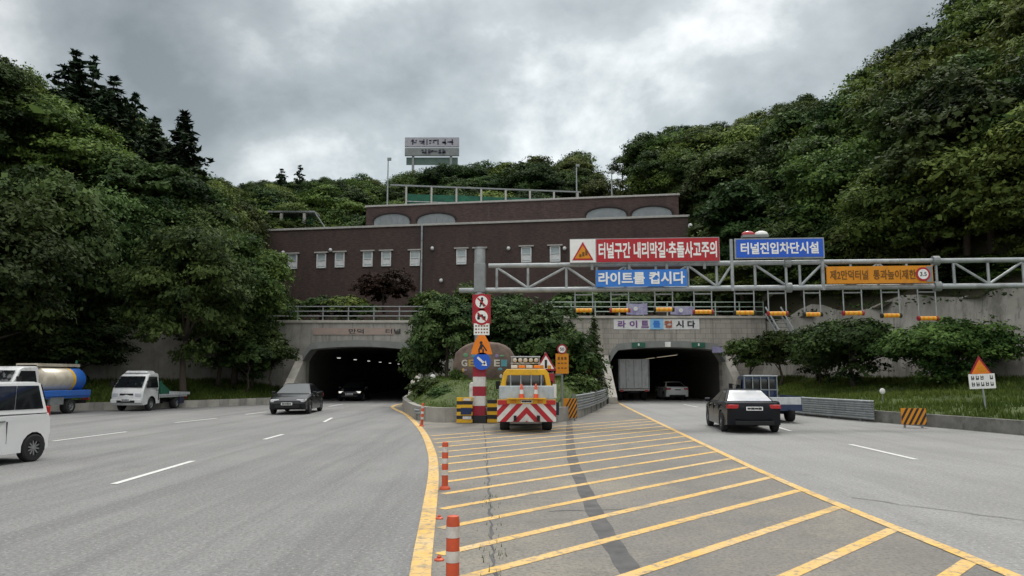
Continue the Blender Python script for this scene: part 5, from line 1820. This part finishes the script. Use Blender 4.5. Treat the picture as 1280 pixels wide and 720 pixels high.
def lobed(W, Hh, nl, per, leaf, lobe_r=.24, flat=.8, bottom=-.35, out=.7, jitter=.55, zsq=1.0):
    """leaf clumps on many lobes spread through an ellipsoid crown centred at the origin"""
    lobes = []
    k = 0
    while len(lobes) < nl and k < 5000:
        k += 1
        d = unit(1)[0]
        if d[2] < bottom and RNG.random() > .15: continue
        rr = RNG.uniform(.45, 1.0) ** .6
        p = d * np.array([W / 2, W / 2, Hh / 2]) * rr * .80
        lobes.append((p, W * lobe_r * RNG.uniform(.5, 1.35)))
    C, Nn, S, T = [], [], [], []
    for p, r in lobes:
        m = int(per * (r / (W * lobe_r)) ** 2)
        # sprays: small flat clusters spread over the upper shell of the lobe, with gaps between them
        ns = max(5, int(m / 20))
        sc_ = unit(ns)
        sc_[:, 2] = np.where(sc_[:, 2] < -.3, -sc_[:, 2] * .7, sc_[:, 2])
        sc_ /= np.linalg.norm(sc_, axis=1, keepdims=True)
        rad = r * RNG.uniform(.55, 1.12, ns)
        rad[RNG.random(ns) < .07] *= 1.28
        cen = p + sc_ * rad[:, None] * np.array([1, 1, flat])
        k_ = RNG.integers(0, ns, m)
        d = sc_[k_]
        spread = r * .20
        off = RNG.normal(size=(m, 3)) * np.array([spread, spread, spread * .38])
        off[:, 2] -= .22 * (off[:, 0] * d[:, 0] + off[:, 1] * d[:, 1])       # sprays droop outwards
        c = cen[k_] + off
        outw = c / (np.linalg.norm(c, axis=1, keepdims=True) + 1e-6)
        nn = d * out * .75 + outw * .2 + RNG.normal(size=(m, 3)) * jitter * .8 + np.array([0, 0, .55])
        C.append(c); Nn.append(nn); S.append(leaf * np.exp(RNG.normal(size=m) * .38))
        tt = RNG.uniform(.15, .75) + RNG.uniform(-.22, .22, ns)
        T.append(tt[k_] + RNG.normal(size=m) * .10)
    return np.concatenate(C), np.concatenate(Nn), np.concatenate(S), np.concatenate(T), lobes
def limb_mesh(h_base, top, lobes, r0, lean=0.0, forks=5):
    b = MB()
    n = 6
    pts = [(lean * (i / n) ** 2 * top + .12 * math.sin(i * 1.9 + top), .10 * math.cos(i * 1.3 + top), top * i / n) for i in range(n + 1)]
    b.path(pts, [r0 * (1.25 if i == 0 else 1 - .62 * i / n) for i in range(n + 1)], 8)
    step = max(1, len(lobes) // forks)
    for p, r in lobes[::step][:forks]:
        t = random.uniform(.45, .85)
        i = int(t * n)
        a = Vector(pts[i])
        q = Vector((p[0], p[1], p[2] + h_base))
        mid = a.lerp(q, .5) + Vector((0, 0, .15 * (q - a).length))
        b.path([a, mid, q], [r0 * .42, r0 * .28, r0 * .1], 6)
    return b
def tree_proto(name, W, Hh, trunk, m, nl, per, leaf, r0=.22, lean=0.0, **kw):
    """returns an unlinked-from-scene prototype description: (crown mesh, trunk mesh)"""
    C, Nn, S, T, lobes = lobed(W, Hh, nl, per, leaf, **kw)
    C = C + np.array([0, 0, trunk + Hh * .42])
    crown = leaf_mesh('crown', C, Nn, S, T, m)
    b = limb_mesh(trunk + Hh * .42, trunk + Hh * .55, lobes, r0, lean)
    me = bpy.data.meshes.new('trunk')
    me.from_pydata(b.v, [], b.f); me.materials.append(M_bark); me.shade_smooth(); me.update()
    return crown, me
def conifer_proto(Hh, Rr, m, leaf=.22, tiers=20, per=10, spray=16, trunk=1.0, ragged=.25):
    C, Nn, S, T = [], [], [], []
    b = MB()
    b.path([(0, 0, 0), (.05, 0, Hh * .5), (0, 0, Hh)], [.24, .15, .03], 8)
    for k in range(tiers):
        f = k / (tiers - 1)
        z = trunk + (Hh - trunk) * (f ** .92)
        R_ = Rr * (1 - f) ** .75 * RNG.uniform(.75, 1.1) + .15
        nb = max(4, int(per * (1 - f * .6)))
        for j in range(nb):
            if RNG.random() < ragged * .4: continue
            a = 2 * PI * (j + RNG.random()) / nb
            L_ = R_ * RNG.uniform(.6, 1.15)
            tilt = RNG.uniform(-.18, .10) + .25 * f
            m_ = max(5, int(spray * L_ / Rr) + 4)
            t = RNG.uniform(.12, 1, m_)
            x = np.cos(a) * L_ * t; y = np.sin(a) * L_ * t
            zz = z + L_ * t * tilt - .22 * L_ * t * t + .35 * L_ * np.maximum(0, t - .7)
            side = RNG.normal(size=m_) * .16 * L_ * (1.1 - t)
            c = np.stack([x - np.sin(a) * side, y + np.cos(a) * side, zz + RNG.normal(size=m_) * .07], 1)
            C.append(c)
            nn = np.tile(np.array([[np.cos(a) * .35, np.sin(a) * .35, .9]]), (m_, 1)) + RNG.normal(size=(m_, 3)) * .45
            Nn.append(nn); S.append(leaf * RNG.uniform(.7, 1.5, m_) * (1.15 - .4 * t)); T.append(.35 + .4 * t + RNG.normal(size=m_) * .12)
            if j % 2 == 0:
                b.path([(0, 0, z), (np.cos(a) * L_ * .5, np.sin(a) * L_ * .5, z + L_ * .5 * tilt), (np.cos(a) * L_ * .9, np.sin(a) * L_ * .9, z + L_ * tilt * .9 - .15 * L_)], [.05, .03, .01], 4)
    crown = leaf_mesh('crown', np.concatenate(C), np.concatenate(Nn), np.concatenate(S), np.concatenate(T), m, aspect=.4)
    me = bpy.data.meshes.new('trunk')
    me.from_pydata(b.v, [], b.f); me.materials.append(M_bark); me.shade_smooth(); me.update()
    return crown, me
def plant(proto, name, label, loc, rz=0, scale=1.0, group=None, cat='tree', mat_=None):
    root = thing(name, label, cat, loc, rz, group)
    root.scale = scale if isinstance(scale, tuple) else (scale,) * 3
    for nm, me in zip(('crown', 'trunk'), proto):
        o = bpy.data.objects.new(nm, me); COL.objects.link(o); o.parent = root
        if mat_ and nm == 'crown':
            o.material_slots[0].link = 'OBJECT'; o.material_slots[0].material = mat_
    return root

random.seed(21)
# prototypes: unit = metres at scale 1
BR = [tree_proto('broad', 8.6, 10.4, 1.0, F_broad, 44, 720, .135, lobe_r=.19, bottom=-.7, flat=.62),
      tree_proto('broad', 7.8, 11.0, 1.0, F_deep, 42, 720, .135, lobe_r=.20, bottom=-.7, flat=.66),
      tree_proto('broad', 9.6, 9.6, 1.2, F_broad, 50, 640, .13, lobe_r=.17, flat=.52, bottom=-.7),
      tree_proto('broad', 8.0, 10.4, 1.0, F_pale, 44, 700, .135, lobe_r=.19, bottom=-.7, flat=.6),
      tree_proto('broad', 8.2, 11.4, 1.0, F_deep, 50, 660, .14, lobe_r=.17, bottom=-.7, flat=.55)]
OPEN = [tree_proto('open', 7.0, 6.4, 4.6, F_deep, 22, 330, .13, lobe_r=.17, bottom=-.2, flat=.55),
        tree_proto('open', 8.0, 6.0, 5.0, F_broad, 24, 300, .13, lobe_r=.16, bottom=-.2, flat=.5)]
CON = [conifer_proto(15, 3.9, F_con, leaf=.40, tiers=24, per=13, spray=34, ragged=.3), conifer_proto(13.5, 4.2, F_con, leaf=.40, tiers=20, per=13, spray=34, ragged=.7), conifer_proto(14.5, 3.6, F_con, leaf=.38, tiers=22, per=12, spray=30, ragged=.8)]
ROAD = [tree_proto('road', 9.6, 10.4, 1.3, F_deep, 80, 620, .115, r0=.26, lobe_r=.15, bottom=-.6, flat=.6),
        tree_proto('road', 9.0, 9.6, 1.3, F_deep, 74, 620, .115, r0=.24, lobe_r=.15, bottom=-.6, flat=.6)]

# --- hillside woods: nearest first, skip what nearer crowns already hide
cand = []
random.seed(33)
def cell(x0, x1, y0, y1, st, zone):
    y = y0
    while y < y1:
        x = x0
        while x < x1:
            cand.append((x + random.uniform(-.42, .42) * st, y + random.uniform(-.42, .42) * st, zone)); x += st
        y += st
cell(-72, -24, 40, 100, 5.2, 'left')
cell(-48, 34, 90, 150, 5.6, 'back')
cell(21, 70, 26, 104, 5.6, 'right')
cand.sort(key=lambda c: c[0] ** 2 + c[1] ** 2)
sky_ = np.full(1500, 720.0)         # top of what stands already, per pixel column (-110..1390)
def put(xa, xb, top):
    a, c = int(max(0, xa + 110)), int(min(1500, xb + 110))
    if c > a: sky_[a:c] = np.minimum(sky_[a:c], top)
put(335, 858, 292); put(460, 846, 262)
ZN = {'left': 'on the left hillside', 'back': 'on the ridge behind the brick building', 'right': 'on the right hillside'}
def skyline(px):
    pts = [(-60, 40), (0, 55), (70, 95), (140, 115), (200, 160), (262, 215), (300, 222), (350, 222), (480, 212), (520, 205), (590, 196), (640, 186), (700, 182), (780, 190), (820, 152), (900, 147), (980, 122), (1050, 106), (1090, 62), (1130, 36), (1165, 0), (1400, -140)]
    for (a, za), (c, zc_) in zip(pts, pts[1:]):
        if a <= px <= c:
            return za + (zc_ - za) * (px - a) / (c - a)
    return 0
nt_ = 0
for (x, y, zone) in cand:
    if inside(x, y, BOWL) or (y < 90 and -29 < x < 22 and y > 55) or y < 28: continue
    # keep clear of the building and the wall tops
    if min((Vector((x, y)) - Vector((p.x, p.y))).length for p in RWALL + LWALL) < 2.9: continue
    z = H(x, y) - .3
    pool = BR if zone != 'back' else (BR + OPEN * 4)
    k = random.randrange(len(pool))
    sc = random.uniform(.85, 1.2)
    px, py = to_px((x, y, z + 11.6 * sc))
    if px < -70 or px > 1350: continue
    wpx = 4.0 * sc * FPX / y
    sl = skyline(px)
    if py < sl:                       # too tall for the skyline here: shrink, or leave out
        need = P(px, sl, y).z - z
        if need < 5.5: continue
        sc = need / 11.6
        py = sl
    a, c = int(max(0, px - wpx * .6 + 110)), int(min(1499, px + wpx * .6 + 110))
    if c <= a: continue
    if np.mean(sky_[a:c]) < py + 3: continue
    put(px - wpx * .8, px + wpx * .8, py + .16 * 10 * sc * FPX / y)
    kinds = 'open' if k >= len(BR) else 'dense'
    lab = {'dense': ('dense dark broadleaf tree %s' if k in (1, 4) else ('pale green broadleaf tree %s' if k == 3 else 'mid green broadleaf tree %s')), 'open': 'thin crowned tree with sky gaps %s'}[kinds] % ZN[zone]
    plant(pool[k], 'broadleaf_tree', lab, (x, y, z), random.uniform(0, 6.28), (sc * random.uniform(.92, 1.12), sc * random.uniform(.92, 1.12), sc), 'woodland trees ' + ZN[zone])
    nt_ += 1
print('woodland trees', nt_)

ow = resample(RWALL, 22)
for i in range(1, 18):
    p = ow[i]
    d = (ow[i + 1] - ow[i - 1]).normalized()
    q = p + Vector((-d.y, d.x, 0)) * (3.6 if i % 2 else 2.6)
    if to_px((q.x, q.y, 8))[0] > 1420 or q.y < 16: continue
    s_ = (.72, .90, .64, .84)[i % 4] * (1.25 if q.y < 46 else 1.0)
    near = q.y < 47
    plant(ROAD[i % 2] if near else BR[(3, 0, 2, 3, 1)[i % 5]], 'broadleaf_tree', 'leafy tree spilling over the top edge of the sprayed concrete wall', (q.x, q.y, 6.2), i * 1.3, (s_ * 1.05, s_ * 1.05, s_), 'trees along the top of the right wall', 'tree', (F_broad, F_pale, F_broad)[i % 3] if near else None)
# --- conifers standing out of the left hillside
for (px, top, Y, k, s, lab) in ((95, 66, 62, 1, 1.0, 'ragged dark conifer on the left skyline, leftmost of the row'),
                                (118, 72, 65, 2, 1.05, 'ragged dark conifer on the left skyline, second of the row'),
                                (143, 98, 63, 1, .95, 'ragged dark conifer on the left skyline, third of the row'),
                                (170, 118, 66, 2, .95, 'slim dark conifer on the left skyline just left of the two tallest at right'),
                                (195, 150, 64, 1, .9, 'broad dark conifer left of the pointed spruce on the left skyline'),
                                (231, 142, 62, 0, 1.0, 'pointed dark spruce standing at the right end of the left skyline'),
                                (375, 207, 112, 2, .8, 'small dark conifer poking over the trees behind the lower roof'),
                                (352, 212, 112, 1, .7, 'small ragged conifer left of the one behind the lower roof')):
    hgt = (13.5, 15, 14.5)[{1: 0, 0: 1, 2: 2}[k]] * s
    q = P(px, top, Y)
    plant(CON[k], 'conifer', lab, (q.x, Y, q.z - hgt), random.uniform(0, 6), (s * 1.25, s * 1.25, s), None)

# --- trees on the left verge and at its wall, hanging over the road
for (px, top, Y, k, sx, hgt, lab) in ((-28, 225, 37.5, 0, 1.0, 12.5, 'big dark roadside tree at the left edge behind the tanker truck'),
                                      (58, 200, 44.5, 1, 1.05, 14.0, 'tall roadside tree behind the tanker truck cab'),
                                      (112, 230, 49.5, 0, .95, 14.5, 'dark roadside tree at the rear of the tanker truck'),
                                      (186, 235, 53.0, 0, .9, 11.0, 'high crowned tree over the retaining wall behind the white flatbed truck'),
                                      (240, 268, 45.0, 0, .80, 11.6, 'roadside tree with dark trunk at the kerb right of the white flatbed truck'),
                                      (300, 285, 52.0, 1, .85, 11.0, 'roadside tree with bright top just left of the brick building'),
                                      (262, 250, 56.5, 1, .9, 9.5, 'tree on the wall top behind the roadside tree with the dark trunk'),
                                      (22, 372, 44.0, 1, .85, 6.2, 'low dark bushy tree at the wall foot behind the tanker truck, left one'),
                                      (92, 378, 46.5, 0, .80, 6.0, 'low dark bushy tree at the wall foot behind the tanker truck, right one'),
                                      (278, 372, 51.0, 0, .62, 6.0, 'low dark bushy tree at the wall foot between the kerb tree and the tunnel'),
                                      (345, 350, 57.5, 1, .42, 6.5, 'low bright tree at the left corner of the brick building')):
    q = P(px, top, Y)
    hh0 = 1.3 + 10.4 * .90 if k == 0 else 1.3 + 9.6 * .90
    s = hgt / hh0
    plant(ROAD[k], 'roadside_tree', lab, (q.x, Y, q.z - hgt), random.uniform(0, 6), (sx, sx, s), None, 'tree', F_broad if px in (300, 345) else None)
SM = [tree_proto('small', 3.6, 3.2, .9, F_deep, 34, 300, .09, r0=.09, lobe_r=.19), tree_proto('small', 3.6, 2.5, 1.3, F_clip, 34, 300, .08, r0=.10, lobe_r=.18, bottom=-.1)]
for (px, top, Y, s, lab) in ((312, 424, 50, .95, 'small dark tree at the wall left of the left tunnel, farther left'), (340, 422, 51.5, .85, 'small dark tree at the wall beside the left tunnel mouth')):
    q = P(px, top, Y); h0 = 1.3 + 2.8 * .92
    plant(SM[0], 'small_tree', lab, (q.x, Y, max(.7, q.z - h0 * s)), px, (s, s, (q.z - .8) / h0), None)

# --- clipped spreading trees on the right bank
CL = [tree_proto('clipped', 6.0, 3.6, .7, F_clip, 84, 460, .075, r0=.16, lobe_r=.145, bottom=-.08, flat=.66),
      tree_proto('clipped', 5.4, 3.6, .75, F_deep, 74, 460, .075, r0=.15, lobe_r=.155, bottom=-.1, flat=.66)]
def vfit(proto, name, label, px, top, base_px, Y, wpx, w0, h0, rz=0, cat='tree', mat_=None):
    q = P(px, top, Y); bq = P(px, base_px, Y)
    s = wpx * Y / FPX / w0
    return plant(proto, name, label, (q.x, Y, bq.z), rz, (s, s, (q.z - bq.z) / h0), None, cat, mat_)
vfit(CL[1], 'spreading_tree', 'brownish green spreading tree on the right bank, left of the larger one', 1062, 399, 497, 41, 138, 5.6, 4.0, 1)
vfit(CL[0], 'spreading_tree', 'large clipped dome tree on the right bank behind the warning sign', 1186, 402, 499, 36, 168, 6.2, 3.95, 2)
vfit(CL[1], 'spreading_tree', 'low dull green bushy tree between the two clipped trees and the tunnel', 1022, 424, 488, 45, 74, 5.6, 4.0, 4)
vfit(SM[1], 'small_tree', 'small flat topped tree right of the right tunnel, the left one', 936, 423, 482, 50.5, 60, 3.6, 3.4, 0)
vfit(SM[1], 'small_tree', 'small flat topped tree right of the right tunnel, the right one', 974, 415, 482, 48.5, 66, 3.6, 3.4, 3)

vfit(ROAD[0], 'small_tree', 'dark bushy tree at the wall between the kerb tree and the left tunnel', 318, 398, 492, 52.5, 76, 9.6, 10.6, 3, 'tree', F_pine)
# --- planted island
PN = [tree_proto('pine', 5.6, 4.8, .9, F_pine, 62, 330, .10, r0=.14, lobe_r=.15, flat=.62, bottom=-.5), tree_proto('pine', 5.2, 5.2, .8, F_pine, 62, 330, .10, r0=.13, lobe_r=.16, flat=.7, bottom=-.6)]
vfit(PN[0], 'pine_tree', 'spreading dark pine on the island left of the brown stone', 560, 366, 492, 43, 104, 5.6, 5.3, 1)
vfit(PN[1], 'pine_tree', 'tall dark pine behind the brown stone in the middle of the island', 622, 371, 484, 46, 110, 5.2, 5.5, 2)
vfit(PN[0], 'pine_tree', 'dark pine on the island right of the gantry post', 672, 374, 486, 45, 112, 5.6, 5.3, 3)
vfit(PN[1], 'pine_tree', 'dark leaning pine at the left corner of the island by the left tunnel', 530, 405, 500, 46, 62, 5.2, 5.5, 5)
BS = [tree_proto('bush', 2.6, 1.7, .12, F_clip, 34, 260, .075, r0=.05, lobe_r=.19, bottom=-.3), tree_proto('bush', 2.6, 1.7, .12, F_deep, 34, 260, .075, r0=.05, lobe_r=.19, bottom=-.3)]
vfit(BS[0], 'rounded_shrub', 'large rounded bright green shrub behind the signs on the island', 704, 414, 492, 42, 92, 2.9, 1.75, 1, 'shrub')
vfit(BS[1], 'rounded_shrub', 'dark clipped shrub on the left front of the island', 541, 474, 500, 38, 58, 2.9, 1.75, 2, 'shrub')
vfit(BS[1], 'rounded_shrub', 'low dark shrub above the island guard rail at right', 722, 472, 502, 40, 60, 2.9, 1.75, 3, 'shrub')
vfit(BS[0], 'rounded_shrub', 'low green shrub beside the base of the brown stone', 652, 458, 500, 37, 46, 2.9, 1.75, 4, 'shrub')
vfit(BS[1], 'rounded_shrub', 'low dark spreading shrub just behind the island kerb left of the hazard barrier', 556, 484, 507, 35, 50, 2.9, 1.75, 6, 'shrub')
vfit(BS[0], 'rounded_shrub', 'small green shrub left of the brown stone base', 571, 462, 498, 37.5, 26, 2.9, 1.75, 5, 'shrub')
JN = conifer_proto(3.6, .95, F_pine, leaf=.11, tiers=20, per=12, spray=16, trunk=.2, ragged=.1)
vfit(JN, 'cone_conifer', 'small pointed conifer on the island just left of the right tunnel', 742, 399, 494, 48, 42, 1.9, 3.6, 1)
vfit(JN, 'cone_conifer', 'small pointed conifer behind the large rounded shrub on the island', 716, 408, 490, 47, 36, 1.9, 3.6, 2)

# --- planting above the headwalls
vfit(tree_proto('maple', 5.2, 3.6, .7, F_maple, 44, 330, .10, r0=.12, lobe_r=.16, bottom=-.2), 'maple_tree', 'dark red maple in front of the brick wall above the left tunnel', 480, 338, 392, 62, 80, 5.6, 4.1, 1)
hb = [(340, 372, 30), (368, 376, 34), (400, 371, 36), (432, 370, 40), (448, 377, 34)]
for i, (px, top, w) in enumerate(hb):
    vfit(BS[0], 'hedge_shrub', ('leftmost green shrub', 'second green shrub', 'middle green shrub', 'fourth green shrub', 'rightmost green shrub')[i] + ' in the hedge above the left tunnel railing', px, top, 402, 60, w * 1.5, 2.9, 1.75, i, 'shrub', F_pale if i % 2 else None)
for i, (px, top, w, lab) in enumerate(((545, 366, 62, 'yellowish shrub above the headwalls left of the gantry post'), (590, 360, 50, 'green shrub in front of the brick wall behind the gantry post'), (640, 370, 60, 'green shrub above the headwalls right of the gantry post'), (720, 366, 70, 'dark shrub behind the green railing at its left end'), (780, 362, 70, 'dark shrub behind the green railing under the blue sign'), (850, 356, 80, 'dark shrub behind the green railing right of the blue sign'), (905, 345, 80, 'dark shrub at the right corner of the brick building'))):
    vfit(BS[i % 2], 'wall_shrub', lab, px, top, 410, 63, w * 1.15, 2.9, 1.75, i, 'shrub', F_pale if i == 0 else None)
for i, (px, top, w, Y, lab) in enumerate(((925, 340, 100, 57, 'spilling dark bush over the wall top right of the steel stair'), (1000, 335, 110, 53, 'spilling dark bush on the wall top behind the deep blue sign'), (1075, 345, 110, 48.5, 'spilling bush on the wall top behind the amber sign, left part'), (1130, 345, 90, 45, 'spilling bush on the wall top behind the amber sign, right part'), (1200, 335, 120, 41.2, 'spilling bush on the wall top right of the amber sign'), (1275, 328, 140, 38.8, 'spilling bush on the wall top at the right picture edge'))):
    vfit(BR[i % 5], 'wall_shrub', lab, px, top - 14, top + 38, Y, w * 1.0, 8.6, 10.4, i, 'shrub')

# --- undergrowth on the hill ground near its foot, and grass on the verges and island
C = []
rr = random.Random(5)
while len(C) < 60000:
    x, y = rr.uniform(-60, 60), rr.uniform(26, 125)
    if inside(x, y, BOWL) or (y < 86 and -28 < x < 19 and y > 70): continue
    if rr.random() > min(1, 55 / y) ** 1.5: continue
    if 55 < y < 70 and -19 < x < 17 and rr.random() < .3: continue
    C.append((x, y, H(x, y) + rr.uniform(-.1, .5)))
C = np.array(C)
n = len(C)
me = leaf_mesh('undergrowth', C, unit(n) * .7 + np.array([0, -.2, .7]), RNG.uniform(.07, .17, n), RNG.uniform(.05, .6, n), F_deep)
o = bpy.data.objects.new('undergrowth', me); COL.objects.link(o)
tag(o, 'dark leafy undergrowth covering the ground between the hillside trees', 'undergrowth', kind='stuff')

def grass(name, label, grids, n, hgt):
    V, F, T = [], [], []
    r = random.Random(8)
    for _ in range(n):
        p = grids(r)
        if p is None: continue
        x, y, z = p
        if math.sin(x * 1.3 + 2 * math.sin(y * .6)) + math.sin(y * 1.1 + x * .4) < -1.2 and r.random() < .8: continue
        for k in range(3):
            a = r.uniform(0, 6.28); l = r.uniform(.5, 1.2) * hgt; w = r.uniform(.1, .2) * hgt
            dx, dy = math.cos(a), math.sin(a)
            ox, oy = r.uniform(-.12, .12), r.uniform(-.12, .12)
            i = len(V)
            V += [(x + ox - dy * w, y + oy + dx * w, z - .02), (x + ox + dy * w, y + oy - dx * w, z - .02), (x + ox + dx * l * .45, y + oy + dy * l * .45, z + l)]
            F.append((i, i + 1, i + 2)); T.append(min(1, max(0, .45 + .3 * math.sin(x * .55 + 1) * math.cos(y * .47) + .15 * math.sin(x * 2.1 + y * 1.3) + r.gauss(0, .17))))
    me = bpy.data.meshes.new(name); me.from_pydata(V, [], F)
    a = me.attributes.new('tint', 'FLOAT', 'FACE'); a.data.foreach_set('value', T)
    me.materials.append(F_grass); me.update()
    o = bpy.data.objects.new(name, me); COL.objects.link(o)
    tag(o, label, 'grass', kind='stuff')
def gridpick(g, lo, hi):
    n, k = len(g), len(g[0])
    def f(r):
        i, j = r.randrange(int(lo * (n - 1)), max(1, int(hi * (n - 1)))), r.randrange(k - 1)
        u, v = r.random(), r.random()
        a = [g[i][j][q] * (1 - u) * (1 - v) + g[i + 1][j][q] * u * (1 - v) + g[i][j + 1][q] * (1 - u) * v + g[i + 1][j + 1][q] * u * v for q in range(3)]
        return a
    return f
grass('grass', 'green grass on the left verge behind the kerb', gridpick(gl, 0, .62), 9000, .30)
grass('grass', 'green grass on the right bank below the clipped trees', gridpick(gr, 0, .55), 15000, .22)
def isl_pick(r):
    y = r.uniform(30.7, 52); xl, xr = lerp_isl(y)
    x = r.uniform(xl + .15, xr - .15)
    return (x, y, isl_h(x, y))
grass('grass', 'green grass and ground cover on the traffic island', isl_pick, 9000, .10)

def crack_pick(r):
    i = r.randrange(len(ck) - 1)
    y = ck[i].y + (ck[i + 1].y - ck[i].y) * r.random()
    if y > 12 and r.random() < .8: return None
    return (ck[i].x + r.uniform(-.05, .05), y, .006)
grass('weeds', 'small weeds growing along the crack in the hatched pavement', crack_pick, 90, .05)
